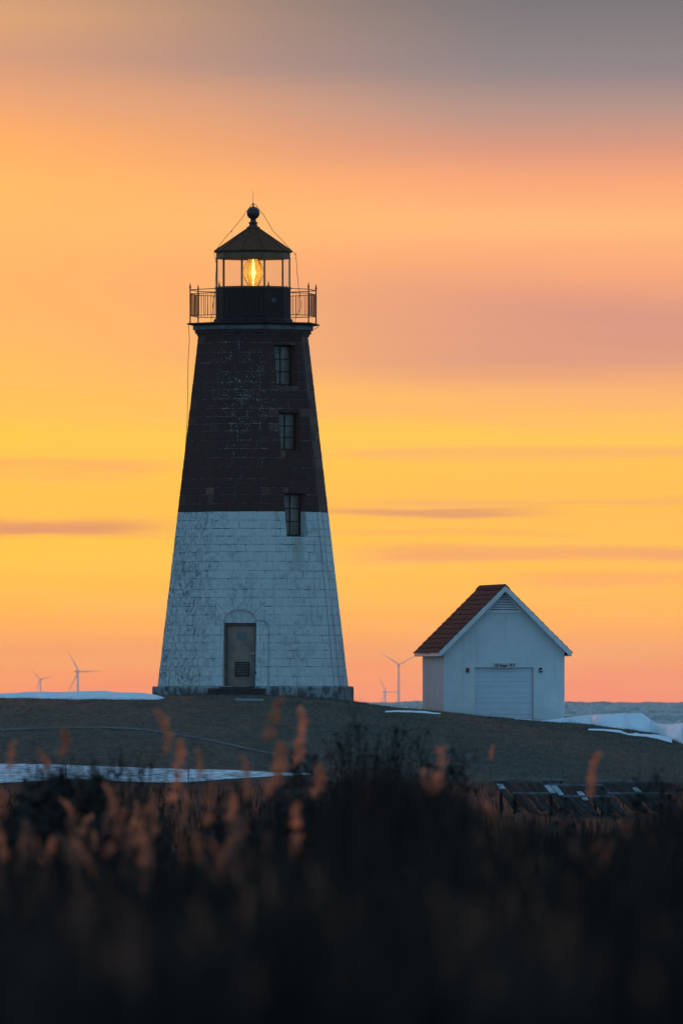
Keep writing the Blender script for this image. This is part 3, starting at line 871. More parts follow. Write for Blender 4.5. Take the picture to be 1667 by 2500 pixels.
# railing
RR = 2.105
rail_root = empty('railing', (0,0,0)); rail_root.parent = LH
def opt(k, r=RR, f=0.0):
    p0 = Vector((r*math.sin(oc+k*math.pi/4), -r*math.cos(oc+k*math.pi/4), 0)); p1 = Vector((r*math.sin(oc+(k+1)*math.pi/4), -r*math.cos(oc+(k+1)*math.pi/4), 0))
    return p0.lerp(p1, f)
post = MB(); post.lathe([(.03,0),(.026,.02),(.021,.04),(.021,1.14),(.034,1.15),(.036,1.17),(.02,1.185),(.026,1.21),(.018,1.24),(.003,1.315)], 8)
pm = post.mesh('post', M['rail_iron'])
for k in range(8):
    o = link('post', pm, rail_root); p = opt(k); o.location = (p.x, p.y, GD)
mb = MB(); mb.tube([(0,0,.235),(0,0,.965)], .0080, 5); bm_ = mb.mesh('baluster', M['rail_iron'])
for k in range(8):
    L = (opt(k,f=1)-opt(k)).length
    for hgt, r in ((1.085,.014),(.955,.012),(.24,.012)):
        mb = MB(); p0, p1 = opt(k,f=.012), opt(k,f=.988); mb.tube([(p0.x,p0.y,GD+hgt),(p1.x,p1.y,GD+hgt)], r, 6); mb.build('rail', M['rail_iron'], rail_root)
    nb = 13
    for j in range(1, nb):
        o = link('baluster', bm_, rail_root); p = opt(k, f=j/nb); o.location = (p.x, p.y, GD)
        o.rotation_euler = (R_(rng.uniform(-.5,.5)), R_(rng.uniform(-.5,.5)), 0)

# ---- lantern room (ten-sided)
DP = R_(18)
def dec(r, k, z, f=0.0):
    a0, a1 = DP+k*R_(36), DP+(k+1)*R_(36)
    p0 = Vector((r*math.sin(a0), -r*math.cos(a0), z)); p1 = Vector((r*math.sin(a1), -r*math.cos(a1), z)); return p0.lerp(p1, f)
PB, PT, GT, EV = GD, lz(700), lz(631.7), lz(613.5)
mb = MB(); mb.lathe([(1.29,PB-.01),(1.29,PB+.10),(1.25,PB+.15),(1.205,PB+.17),(1.205,PT-.03)], 10, DP, capb=False, capt=False)
par = mb.build('parapet', M['black_iron'], LH)
for k in range(10):
    for j in range(5):
        f0, f1 = j/5+.008, (j+1)/5-.008
        r = 1.222+rng.uniform(-.003,.003)
        A = [dec(r,k,PB+.17,f0), dec(r,k,PB+.17,f1), dec(r,k,PT-.06,f1), dec(r,k,PT-.06,f0)]
        B = [dec(1.2,k,PB+.17,f0), dec(1.2,k,PB+.17,f1), dec(1.2,k,PT-.06,f1), dec(1.2,k,PT-.06,f0)]
        mb = MB(); mb.prism(A, B); mb.build('board', M['black_iron'], par)
mb = MB(); mb.lathe([(1.23,PT-.06),(1.245,PT-.045),(1.245,PT-.012),(1.22,PT),(1.10,PT)], 10, DP, capb=False, capt=False); mb.build('sill', M['gold_frame'], par)
mb = MB(); mb.lathe([(.075,0),(.085,.012),(.085,.02),(.05,.035)], 14)
rvv = mb.build('round_vent', mat('vent_grey', (.10,.105,.11), .6), par); rvv.location = (.68, -1.222*math.cos(R_(18))-.005, lz(736)); rvv.rotation_euler = (R_(90),0,0)
mb = MB(); mb.lathe([(1.15,PT-.10),(.05,PT-.10)], 10, DP, capb=False); mb.build('lantern_floor', M['black_iron'], LH)
glz = empty('lantern_glazing'); glz.parent = LH
for k in range(10):
    p = dec(1.185,k,0)
    mb = MB(); mb.bbox((p.x,p.y,(PT+GT)/2), (.035,.05,GT-PT), .006, Matrix.Rotation(DP+k*R_(36), 3, 'Z')); mb.build('mullion', M['gold_frame'], glz)
def pane_mat():
    m = bpy.data.materials.new('lantern_glass'); m.use_nodes = True
    n = NT(m.node_tree); n.n.clear()
    tr = n.new('ShaderNodeBsdfTransparent'); tr.inputs[0].default_value = (.985,.985,.98,1)
    gl = n.new('ShaderNodeBsdfGlossy'); gl.inputs['Roughness'].default_value = .03; gl.inputs[0].default_value = (.9,.9,.9,1)
    df_ = n.new('ShaderNodeBsdfDiffuse'); df_.inputs[0].default_value = (.7,.72,.72,1)
    fr = n.new('ShaderNodeFresnel'); fr.inputs[0].default_value = 1.22
    m1 = n.new('ShaderNodeMixShader'); gg = n.new('ShaderNodeNewGeometry'); n.l.new(n.math('MULTIPLY', fr.outputs[0], n.math('SUBTRACT', 1.0, gg.outputs['Backfacing'])), m1.inputs[0]); n.l.new(tr.outputs[0], m1.inputs[1]); n.l.new(gl.outputs[0], m1.inputs[2])
    m2 = n.new('ShaderNodeMixShader'); m2.inputs[0].default_value = .012; n.l.new(m1.outputs[0], m2.inputs[1]); n.l.new(df_.outputs[0], m2.inputs[2])
    o = n.new('ShaderNodeOutputMaterial'); n.l.new(m2.outputs[0], o.inputs[0]); return m
M['pane'] = pane_mat()
for k in range(10):
    A = [dec(1.172,k,PT+.005,.03), dec(1.172,k,PT+.005,.97), dec(1.172,k,GT-.005,.97), dec(1.172,k,GT-.005,.03)]
    B = [dec(1.164,k,PT+.005,.03), dec(1.164,k,PT+.005,.97), dec(1.164,k,GT-.005,.97), dec(1.164,k,GT-.005,.03)]
    mb = MB(); mb.prism(A, B); mb.build('pane', M['pane'], glz)
mb = MB(); mb.lathe([(1.13,GT+.002),(1.215,GT),(1.225,GT+.03),(1.205,GT+.05),(1.205,EV-.03),(1.13,EV-.03),(1.13,GT+.002)], 10, DP, (0,0,0), False, False); mb.build('header', M['gold_frame'], LH)
# roof
roof = empty('roof'); roof.parent = LH
RE, RC = 1.275, .20; EZ, CZ = lz(612.5), lz(557)
mb = MB(); mb.lathe([(1.14,EV-.03),(RE-.01,EV-.035),(RE,EV-.02),(RE,EZ-.012)], 10, DP, (0,0,0), False, False); mb.lathe([(1.14,EV-.029),(.05,EV-.029)], 10, DP, (0,0,0), False, False); mb.build('eave', M['roof_metal'], roof)
for k in range(10):
    g_ = .004
    top = [dec(RE,k,EZ,g_), dec(RE,k,EZ,1-g_), dec(RC,k,CZ,1-g_*3), dec(RC,k,CZ,g_*3)]
    # a slight dish to each sheet
    mid = [p.lerp(q, .5) for p, q in ((top[0],top[3]),(top[1],top[2]))]
    for q in mid: q.z -= .012
    mb = MB(); mb.add(top+mid+[p-Vector((0,0,.03)) for p in (top[0],top[1])], [(0,1,5,4),(4,5,2,3),(6,7,1,0)]); mb.build('roof_panel', M['roof_metal'], roof)
    mb = MB(); a0, a1 = dec(RE,k,EZ+.004), dec(RC,k,CZ+.004); mb.tube([a0,a1], .013, 5); mb.build('roof_rib', M['roof_metal'], roof)
zb_ = lz(519.2)
prof = [(.225,CZ-.04),(.228,CZ+.03),(.215,CZ+.045),(.17,CZ+.06),(.135,CZ+.10),(.125,CZ+.15),(.15,CZ+.17),(.16,CZ+.185),(.15,CZ+.20),(.10,CZ+.215),(.09,zb_-.195)]
for k in range(1, 14):
    t = math.pi*k/14; 
    if -math.cos(t)*.214 > -.19: prof.append((.214*math.sin(t), zb_-math.cos(t)*.214))
prof += [(.026,zb_+.212),(.026,zb_+.31),(.014,zb_+.325)]
mb = MB(); mb.lathe(prof, 24); mb.build('ball_finial', M['finial'], roof, True)
mb = MB(); mb.tube([(0,0,zb_+.3),(-.006,0,lz(480)),(-.008,0,lz(464))], .010, 6, .004); mb.build('lightning_rod', M['rail_iron'], roof)
# lens
lens = empty('beacon_lens', (0.008,0,0)); lens.parent = LH
LC = lz(440+980/4.356)
def lens_mat():
    m = bpy.data.materials.new('lens_prism'); m.use_nodes = True
    n = NT(m.node_tree); n.n.clear()
    tr = n.new('ShaderNodeBsdfTransparent'); tr.inputs[0].default_value = (.88,.72,.36,1)
    gl = n.new('ShaderNodeBsdfGlossy'); gl.inputs['Roughness'].default_value = .12; gl.inputs[0].default_value = (1,.9,.65,1)
    tl = n.new('ShaderNodeBsdfTranslucent'); tl.inputs[0].default_value = (1,.72,.25,1)
    m1 = n.new('ShaderNodeMixShader'); m1.inputs[0].default_value = .12; n.l.new(tr.outputs[0], m1.inputs[1]); n.l.new(gl.outputs[0], m1.inputs[2])
    m2 = n.new('ShaderNodeMixShader'); m2.inputs[0].default_value = .24; n.l.new(m1.outputs[0], m2.inputs[1]); n.l.new(tl.outputs[0], m2.inputs[2])
    o = n.new('ShaderNodeOutputMaterial'); n.l.new(m2.outputs[0], o.inputs[0]); return m
M['lens'] = lens_mat()
def lr(z):   # lens radius by height offset
    a = abs(z)
    return .297 if a < .16 else .297 - (a-.16)/(.43-.16)*.135
nz = 15
for i in range(nz):
    z0 = -.43 + .86*i/nz; z1 = -.43 + .86*(i+1)/nz; zm = (z0+z1)/2; g_ = .005
    mb = MB(); mb.lathe([(lr(z0)-.012,z0+g_),(lr(zm)+.012,zm-.006),(lr(z1)-.012,z1-g_)], 28, 0, (0,0,LC), False, False); mb.build('prism_ring', M['lens'], lens, True)
brass = mat('lens_brass', (.07,.045,.02), .5, spec=.5)
for i in range(nz+1):
    z0 = -.43 + .86*i/nz
    mb = MB(); R0 = lr(z0)+.002; mb.lathe([(R0-.004,z0-.004),(R0+.004,z0-.004),(R0+.004,z0+.004),(R0-.004,z0+.004),(R0-.004,z0-.004)], 24, 0, (0,0,LC), False, False); mb.build('lens_band', brass, lens)
for k in range(8):
    a = R_(11+45*k); pts = [((lr(z)+.010)*math.sin(a), -(lr(z)+.010)*math.cos(a), LC+z) for z in (-.43,-.3,-.16,0,.16,.3,.43)]
    mb = MB(); mb.tube(pts, .011, 5); mb.build('lens_rib', brass, lens)
mb = MB(); mb.lathe([(.18,-.50),(.18,-.44),(.10,-.43)], 20, 0, (0,0,LC)); mb.lathe([(.10,.43),(.17,.44),(.06,.50),(.05,EV-.03-LC)], 20, 0, (0,0,LC)); mb.build('lens_mount', brass, lens)
em = bpy.data.materials.new('lamp_glow'); em.use_nodes = True; n = NT(em.node_tree); n.n.clear()
e_ = n.new('ShaderNodeEmission'); e_.inputs[0].default_value = (1,.62,.14,1); e_.inputs[1].default_value = 14.0
oo = n.new('ShaderNodeOutputMaterial'); n.l.new(e_.outputs[0], oo.inputs[0])
mb = MB(); mb.lathe([(.004,-.40),(.030,-.36),(.024,-.24),(.040,-.13),(.066,-.05),(.070,.03),(.046,.13),(.034,.22),(.030,.34),(.010,.42)], 12, 0, (0,0,LC)); mb.build('bulb', em, lens, True)
ld = bpy.data.lights.new('beacon_lamp', 'POINT'); ld.energy = 85; ld.color = (1,.60,.20); ld.shadow_soft_size = .09
lo = bpy.data.objects.new('beacon_lamp', ld); col.objects.link(lo); lo.parent = lens; lo.location = (0,0,LC)
# cables over the lantern
def zz(px, py): return ((440+px/4.356-618)/75, lz(440+py/4.356))
def cable(pts, r=.0085):
    mb = MB(); P = []
    for (x, y, dep) in pts:
        u, z = zz(x, y); P.append((u, dep, z))
    mb.tube(P, r, 5); return mb.build('cable', M['cable'], LH)
cable([(768,245,0),(735,290,-.05),(690,350,-.08),(665,388,-.1),(640,420,-.1),(600,470,-.12),(545,540,-.15),(480,610,-.2),(420,690,-.25),(362,765,-.2),(372,830,-.2),(385,900,-.2),(378,1030,-.25),(372,1150,-.3),(350,1330,-.35),(330,1505,-.4)])
cable([(782,245,0),(800,255,-.05),(840,310,-.1),(890,370,-.1),(935,450,-.12),(980,530,-.15),(1040,595,-.2),(1070,620,-.2),(1110,670,-.2),(1190,755,-.2),(1225,785,-.2),(1236,860,-.2),(1242,900,-.2),(1238,960,-.22),(1250,1050,-.25),(1255,1120,-.3),(1270,1190,-.3),(1275,1260,-.3),(1286,1310,-.3),(1278,1370,-.35),(1240,1430,-.4),(1215,1510,-.4)])
def z2(px, py): return ((430+px/3.92-618)/75, lz(760+py/3.92))
mb = MB(); P = []
for x, y in ((120,120),(126,200),(129,285),(122,380),(117,480),(115,600),(114,720),(113,850),(110,950),(107,1060),(96,1230),(84,1400)):
    u, z = z2(x, y); P.append((u, -.45, z))
mb.tube(P, .009, 5); mb.build('cable', M['cable'], LH)
mb = MB(); mb.tube([(2.16,-.3,lz(793)),(2.12,-.3,lz(798)),(2.02,-.3,lz(803)),(1.97,-.3,lz(804))], .009, 5); mb.build('cable', M['cable'], LH)
for (x, y, dp) in ((545,540,-.15),(1225,785,-.2)):
    u, z = zz(x, y); mb = MB(); mb.bbox((u, dp, z), (.05,.04,.03), .008); mb.build('cable_clip', M['cable'], LH)

# concrete cover in the grass before the door
c = hit(608, 1712.5)
mb = MB(); mb.bbox((0,0,.0), (.87,.7,.12), .015); o = mb.build('concrete_slab', M['slab'])
o.location = (c.x, c.y, c.z); o.rotation_euler = (R_(3.0), R_(1.4), R_(-4)); tag(o, 'flat concrete slab set in the grass before the lighthouse door', 'slab')

# ------------------------------------------------------------------ oil house
HD = 348.0; HS = FPX/HD; PHI = R_(9.0)
hx = (1230.5-PX0)/HS; hz0 = EYE-(1760-PY0)/HS
OH = empty('oil_house', (hx, HD, hz0), PHI)
tag(OH, 'small white oil house with red brown shingle roof and garage door', 'house')
def hz_(py): return (1760-py)/HS
HWd, HL = 1.985, 4.16
GWd, GH = .96, hz_(1630)
RT = hz_(1427)       # ridge, top of the shingles
EVx = 2.187          # half width to the eave edge
OF, OB = .25, .50
def roof_z(x): return RT - abs(x)*((RT-hz_(1590.5))/EVx)
UND = .20            # vertical thickness of the roof package
wl = MB()
t_ = .18
zt = lambda x: roof_z(x)-UND+.03
# front wall as strips round the garage opening
wl.add([(-HWd,0,-.8),(-GWd,0,-.8),(-GWd,0,GH),(-HWd,0,GH)], [(0,1,2,3)])
wl.add([(GWd,0,-.8),(HWd,0,-.8),(HWd,0,GH),(GWd,0,GH)], [(0,1,2,3)])
wl.add([(-HWd,0,GH),(-GWd,0,GH),(GWd,0,GH),(HWd,0,GH),(HWd,0,zt(HWd)),(0,0,zt(0)),(-HWd,0,zt(HWd))], [(0,1,2,3,4,5,6)])
for s_ in (-1, 1):
    wl.add([(s_*GWd,0,-.8),(s_*GWd,t_,-.8),(s_*GWd,t_,GH),(s_*GWd,0,GH)], [(0,1,2,3)])
    wl.add([(s_*HWd,0,-.8),(s_*HWd,HL,-.8),(s_*HWd,HL,zt(HWd)),(s_*HWd,0,zt(HWd))], [(0,1,2,3)])
wl.add([(-GWd,0,GH),(GWd,0,GH),(GWd,t_,GH),(-GWd,t_,GH)], [(0,1,2,3)])
wl.add([(-HWd,HL,-.8),(HWd,HL,-.8),(HWd,HL,zt(HWd)),(0,HL,zt(0)),(-HWd,HL,zt(HWd))], [(0,1,2,3,4)])
wl.build('wall', M['stucco'], OH)
gd = empty('garage_door'); gd.parent = OH
rows = [(-.5, hz_(1744.5)), (hz_(1744.5), hz_(1704.5)), (hz_(1704.5), hz_(1664.5)), (hz_(1664.5), GH-.004)]
for z0, z1 in rows:
    mb = MB(); n_ = 3; H = z1-z0
    gy = .115
    if z0 < -.1: mb.bbox((0,gy,(z0+z1)/2), (2*GWd-.02,.05,H-.010), .006)
    else:
        # a section with two shallow ribs
        for k, (f0, f1, pr) in enumerate(((0,.30,0),(.30,.40,.004),(.40,.66,0),(.66,.74,.004),(.74,1,0))):
            mb.bbox((0, gy-pr/2, z0+H*(f0+f1)/2), (2*GWd-.02, .05+pr, H*(f1-f0)-(.007 if k == 4 else .001)), .003)
    mb.build('panel', M['garage'], gd)
# roof
hr = empty('roof'); hr.parent = OH
rk = MB()
sl_ = math.sqrt(2)
for s_ in (-1, 1):      # deck
    y0, y1 = -OF+.02, HL+OB-.02
    A = [(0,y0,RT-.035),(s_*EVx,y0,roof_z(EVx)-.035),(s_*EVx,y0,roof_z(EVx)-.085),(0,y0,RT-.085)]
    B = [(p[0],y1,p[2]) for p in A]
    rk.prism(A, B)
rk.build('roof_deck', M['trim'], hr)
for s_ in (-1, 1):      # rake boards, front and back
    for y0 in (-OF-.02, HL+OB-.02):
        A = [(0,y0,RT-.03),(s_*(EVx-.012),y0,roof_z(EVx-.012)-.03),(s_*(EVx-.012),y0,roof_z(EVx-.012)-.155),(s_*(EVx-.10),y0,roof_z(EVx-.10)-.235),(0,y0,RT-.225)]
        B = [(p[0],y0+.04,p[2]) for p in A]
        mb = MB(); mb.prism(A, B); mb.build('rake_board', M['trim'], hr)
    mb = MB(); mb.bbox((s_*(EVx-.03), (HL+OB-OF)/2, roof_z(EVx-.03)-.115), (.035, HL+OB+OF-.05, .15), .005); mb.build('fascia', M['trim'], hr)
    mb = MB(); mb.bbox((s_*(EVx+HWd)/2-s_*.025, (HL+OB-OF)/2, roof_z(EVx)-.145), (EVx-HWd-.055, HL+OB+OF-.06, .015), .003); mb.build('soffit', M['trim'], hr)
# shingles: left slope individually, the far slope as one part
NR = 14; SL = EVx+.03
far = MB()
for s_ in (-1, 1):
    for r in range(NR):
        e0 = SL*(1-r/NR); e1 = SL*(1-(r+1)/NR) - .02
        y = -OF-.03; off = (r % 2)*.16
        first = True
        while y < HL+OB+.02:
            wdt = (.17 if first and r % 2 else .34)
            wdt = min(wdt, HL+OB+.03-y)
            lift = .024+rng.uniform(0,.012); jy = rng.uniform(-.01,.01)
            x0, x1 = s_*(e0+jy), s_*max(e1, .0)
            z0, z1 = RT-(e0+jy)*1.0*((RT-hz_(1590.5))/EVx), RT-max(e1,0)*((RT-hz_(1590.5))/EVx)
            A = [(x0,y+.008,z0+lift-.03),(x0,y+wdt-.008,z0+lift-.03),(x1,y+wdt-.008,z1+.004-.03),(x1,y+.008,z1+.004-.03)]
            B = [(p[0],p[1],p[2]-.016) for p in A]
            if s_ > 0: A = A[::-1]; B = B[::-1]
            tgt = MB() if s_ < 0 else far
            tgt.prism(A[::-1], B[::-1])
            if s_ < 0: tgt.build('shingle', M['shingle'], hr)
            y += wdt; first = False
far.build('shingles', M['shingle'], hr)['kind'] = 'stuff'
y = -OF-.035; k = 0
while y < HL+OB:
    mb = MB(); A = [(-.13,y,RT-.13+.02),(0,y,RT+.008),(.13,y,RT-.13+.02),(.13,y,RT-.13),(0,y,RT-.012),(-.13,y,RT-.13)]
    y1 = min(y+.33, HL+OB+.03); B = [(p[0],y1,p[2]+.010) for p in A]
    mb.prism(A, B); mb.build('ridge_cap', M['shingle'], hr); y += .31
# gable vent
vt = empty('gable_vent'); vt.parent = OH
vb, va, vh = hz_(1497), hz_(1441), .645
mb = MB()
def tri(k, y): return [(-vh*k, y, vb+(1-k)*.1), (vh*k, y, vb+(1-k)*.1), (0, y, va-(1-k)*.35)]
fr_o = [(-vh,-.035,vb),(vh,-.035,vb),(0,-.035,va)]; fr_i = [(-vh+.13,-.035,vb+.05),(vh-.13,-.035,vb+.05),(0,-.035,va-.085)]
for i in range(3):
    j = (i+1) % 3; mb.prism([fr_o[i],fr_o[j],fr_i[j],fr_i[i]], [(p[0],.0,p[2]) for p in (fr_o[i],fr_o[j],fr_i[j],fr_i[i])])
mb.build('vent_frame', M['trim'], vt)
mb = MB(); mb.add([(p[0],-.003,p[2]) for p in fr_i], [(0,1,2)]); mb.build('vent_backing', mat('vent_shade', (.12,.13,.14), .9), vt)
for k in range(7):
    z = vb+.075 + k*.078; hwk = (va-.085-z)/(va-.085-vb-.05)*(vh-.13)+.03
    if hwk < .04: break
    mb = MB(); mb.box((0,-.022,z), (2*hwk,.008,.062), Matrix.Rotation(R_(-35),3,'X')); mb.build('slat', M['trim'], vt)
# alarm boxes and sign
for px, mm, ml, lab in ((1141, M['red'], M['lens_red'], 'red wall light left of the garage door'), (1319.5, M['purple'], M['lens_white'], 'dark wall light with white lens')):
    x = (px-1230.5)/HS/math.cos(PHI); z = hz_(1636.5)
    mb = MB(); mb.bbox((x,-.03,z), (.095,.06,.15), .015); wlx = mb.build('wall_light', mm, OH); wlx['label'] = lab
    mb = MB(); mb.lathe([(.026,0),(.024,.016),(.012,.026),(.001,.028)], 12); ln = mb.build('light_lens', ml, wlx, True); ln.location = (x+.002,-.06,z-.012); ln.rotation_euler = (R_(90),0,0)
sx = (1231.5-1230.5)/HS/math.cos(PHI); sz0, sz1 = hz_(1631.5), hz_(1619)
mb = MB(); mb.bbox((sx,-.02,(sz0+sz1)/2), (.74,.036,sz1-sz0), .006); sg = mb.build('sign', M['sign'], OH)
fc = bpy.data.curves.new('lettering', 'FONT'); fc.body = 'Oil House 1917'; fc.size = .155; fc.align_x = 'CENTER'; fc.align_y = 'CENTER'; fc.extrude = .002; fc.offset = .006; fc.space_character = 1.06
tmp = bpy.data.objects.new('tmp', fc); col.objects.link(tmp)
bpy.context.view_layer.update()
tme = bpy.data.meshes.new_from_object(tmp.evaluated_get(bpy.context.evaluated_depsgraph_get()))
bpy.data.objects.remove(tmp); bpy.data.curves.remove(fc)
tme.materials.clear(); tme.materials.append(M['ink']); tme.name = 'lettering'
tx = link('lettering', tme, sg); tx.location = (sx, -.0405, (sz0+sz1)/2-.004); tx.rotation_euler = (R_(90),0,0)
xs_ = [v.co.x for v in tme.vertices]; wd_ = max(xs_)-min(xs_); tx.scale = (.68/wd_, 1.1, 1)
# low dark wall behind the right corner of the house
o = MB(); a = at(1379, 1752.5, 353); b = at(1436, 1748, 353)
o.bbox((0,0,-.25), (1.1,.3,.62), .02); lw = o.build('retaining_wall', M['timber']); lw.location = ((a.x+b.x)/2, 353.5, a.z-.03); tag(lw, 'low dark wall at the right corner of the oil house', 'wall')

# ------------------------------------------------------------------ wind turbines far out at sea
def turbine(px, py, d, blade, rot, yaw, label):
    s = d/FPX; bx = (px-PX0)*s; hub = EYE-(py-PY0)*s; base = -d*d/(2*ER)
    T = empty('wind_turbine', (bx, d, base), yaw); tag(T, label, 'wind turbine', 'wind turbines out at sea')
    H = hub-base; k = blade/58.0
    mb = MB(); mb.lathe([(4.6*k,-2),(4.4*k,16),(3.4*k,17),(2.3*k,H-2*k)], 12); mb.build('tower', M['turbine'], T, True)
    mb = MB(); mb.bbox((0,4*k,H), (6.4*k,15*k,6.4*k), 1.4*k); mb.build('nacelle', M['turbine'], T)
    hy = -5.5*k
    mb = MB(); mb.lathe([(2.6*k,0),(2.5*k,2.2*k),(1.4*k,4*k),(.1*k,4.8*k)], 12); hb = mb.build('hub', M['turbine'], T, True); hb.location = (0,hy+2*k,H); hb.rotation_euler = (R_(90),0,0)
    for i in range(3):
        a = R_(rot+120*i); V = []
        for r, c in ((1.5,2.2),(6,3.0),(12,4.2),(22,3.4),(38,2.3),(50,1.5),(58,.5)):
            r *= k; c *= k*.75; th = .35*c
            for (u, v_) in ((-.3*c,-th/2),(.7*c,-th/4),(.7*c,th/4),(-.3*c,th/2)):
                V.append((r*math.sin(a)+u*math.cos(a), hy+v_, H+r*math.cos(a)-u*math.sin(a)))
        F = [(j*4+q, j*4+(q+1)%4, (j+1)*4+(q+1)%4, (j+1)*4+q) for j in range(6) for q in range(4)] + [(24,25,26,27)]
        mb = MB(); mb.add(V, F); mb.build('blade', M['turbine'], T)
turbine(973, 1623, 26000, 54, 62, R_(8), 'large wind turbine on the horizon just left of the oil house')
turbine(940.3, 1690, 33000, 54, -30, R_(34), 'small faint wind turbine beside the large one near the oil house')
turbine(190, 1639.6, 26500, 60, -31, R_(26), 'tall wind turbine above the snow bank left of the lighthouse')
turbine(98.6, 1659, 31000, 44, -42, R_(-18), 'shorter wind turbine at far left above the snow bank')

# ------------------------------------------------------------------ chain link fence
FD = 281.0
fx0, fx1 = -20.0, -0.8
fg = lambda x: ground_z(x, FD)
FN = empty('chain_link_fence', ((fx0+fx1)/2, FD, fg(-6)))
tag(FN, 'chain link fence before the strip of blue snow at the foot of the hill', 'fence')
ox, oz = (fx0+fx1)/2, fg(-6)
FH = 1.3
nposts = 7
for k in range(nposts):
    x = fx0 + (fx1-fx0)*k/(nposts-1)
    mb = MB(); mb.tube([(x-ox,0,fg(x)-oz-.2),(x-ox,0,fg(x)-oz+FH+.03)], .015, 7); mb.build('post', M['post'], FN)
mb = MB(); mb.tube([(x-ox,0,fg(x)-oz+FH) for x in np.linspace(fx0,fx1,12)], .007, 6); mb.build('top_rail', M['post'], FN)
mb = MB(); p_ = .075; nstr = int((fx1-fx0)/p_); nrow = int(FH/p_)
for i in range(nstr):
    x = fx0+i*p_; pts = []
    for j in range(nrow*2+1):
        pts.append((x-ox+(p_/2 if j % 2 else -p_/2)*1.02, (.003 if (j//1) % 2 else -.003), fg(x)-oz+.04+j*p_/2))
    # flat-sided wire, three faces round
    mb.tube(pts, .0072, 3, cap=False)
mb.build('wire_mesh', M['wire'], FN)['kind'] = 'stuff'

# ------------------------------------------------------------------ timber frames lying at the foot of the hill
def timber_frame(px0, px1, ytop, ylow, d, lab, nplank, snow, red=None):
    s = d/FPX; x0, x1 = (px0-PX0)*s, (px1-PX0)*s; zt_ = EYE-(ytop-PY0)*s; zl = EYE-(ylow-PY0)*s; g = ground_z((x0+x1)/2, d)
    T = empty('timber_frame', ((x0+x1)/2, d, g)); tag(T, lab, 'timber frame', 'timber frames stacked at the foot of the hill')
    L = x1-x0; zt_ -= g; zl -= g
    def bar(a, b, r, m, name):
        a, b = Vector(a), Vector(b); dv = b-a
        q = dv.to_track_quat('X', 'Z').to_matrix()
        mb = MB(); mb.bbox((a+b)/2, (dv.length, r[0], r[1]), .006, q); return mb.build(name, m, T)
    bar((-L/2,.5,zt_), (L/2*.8,.5,zt_), (.09,.05), M['timber_pale'], 'rail')
    bar((-L/2+.28,-.5,zl), (L/2,-.5,zl), (.09,.045), M['timber_pale'], 'rail')
    bar((-L/2+.05,.5,0), (-L/2+.05,.5,zt_-.03), (.07,.07), M['timber'], 'post')
    bar((L/2*.75,.5,0), (L/2*.75,.5,zt_-.03), (.07,.07), M['timber'], 'post')
    bar((-L/2+.32,-.5,0), (-L/2+.32,-.5,zl-.02), (.07,.07), M['timber'], 'post')
    bar((L/2-.05,-.5,0), (L/2-.05,-.5,zl-.02), (.07,.07), M['timber'], 'post')
    for k in range(nplank):
        x = -L/2-.05 + (L*.80)*k/(nplank-1)
        a = (x, .44, zt_-.045+rng.uniform(-.03,.02)); b = (x+.50+rng.uniform(-.07,.07), -.42+rng.uniform(-.1,.1), .03+rng.uniform(-.02,.06))
        av, bv = Vector(a), Vector(b)
        o = bar(a, b, (.13,.03), M['timber_red'] if red == k else M['timber'], 'plank')
        if k in snow:
            f0, f1 = snow[k]; p0, p1 = av.lerp(bv, f0), av.lerp(bv, f1); up = Vector((0,0,.032))
            q = (p1-p0).to_track_quat('X','Z').to_matrix()
            mb = MB(); mb.bbox((p0+p1)/2+up, ((p1-p0).length, .13, .03), .012, q); mb.build('snow_cap', M['snow_thin'], T)
timber_frame(1218, 1392, 1905, 1937, 226, 'dark timber frame with a red plank, left end of the stack', 8, {0:(.15,.3)}, 2)
timber_frame(1340, 1490, 1918, 1944, 221, 'dark timber frame with broad snow patches, middle of the stack', 8, {0:(.02,.30), 1:(.02,.34), 4:(.22,.52)}, None)
timber_frame(1448, 1640, 1908, 1937, 226, 'dark timber frame under a long pale rail, right end of the stack', 9, {5:(.2,.36)}, None)

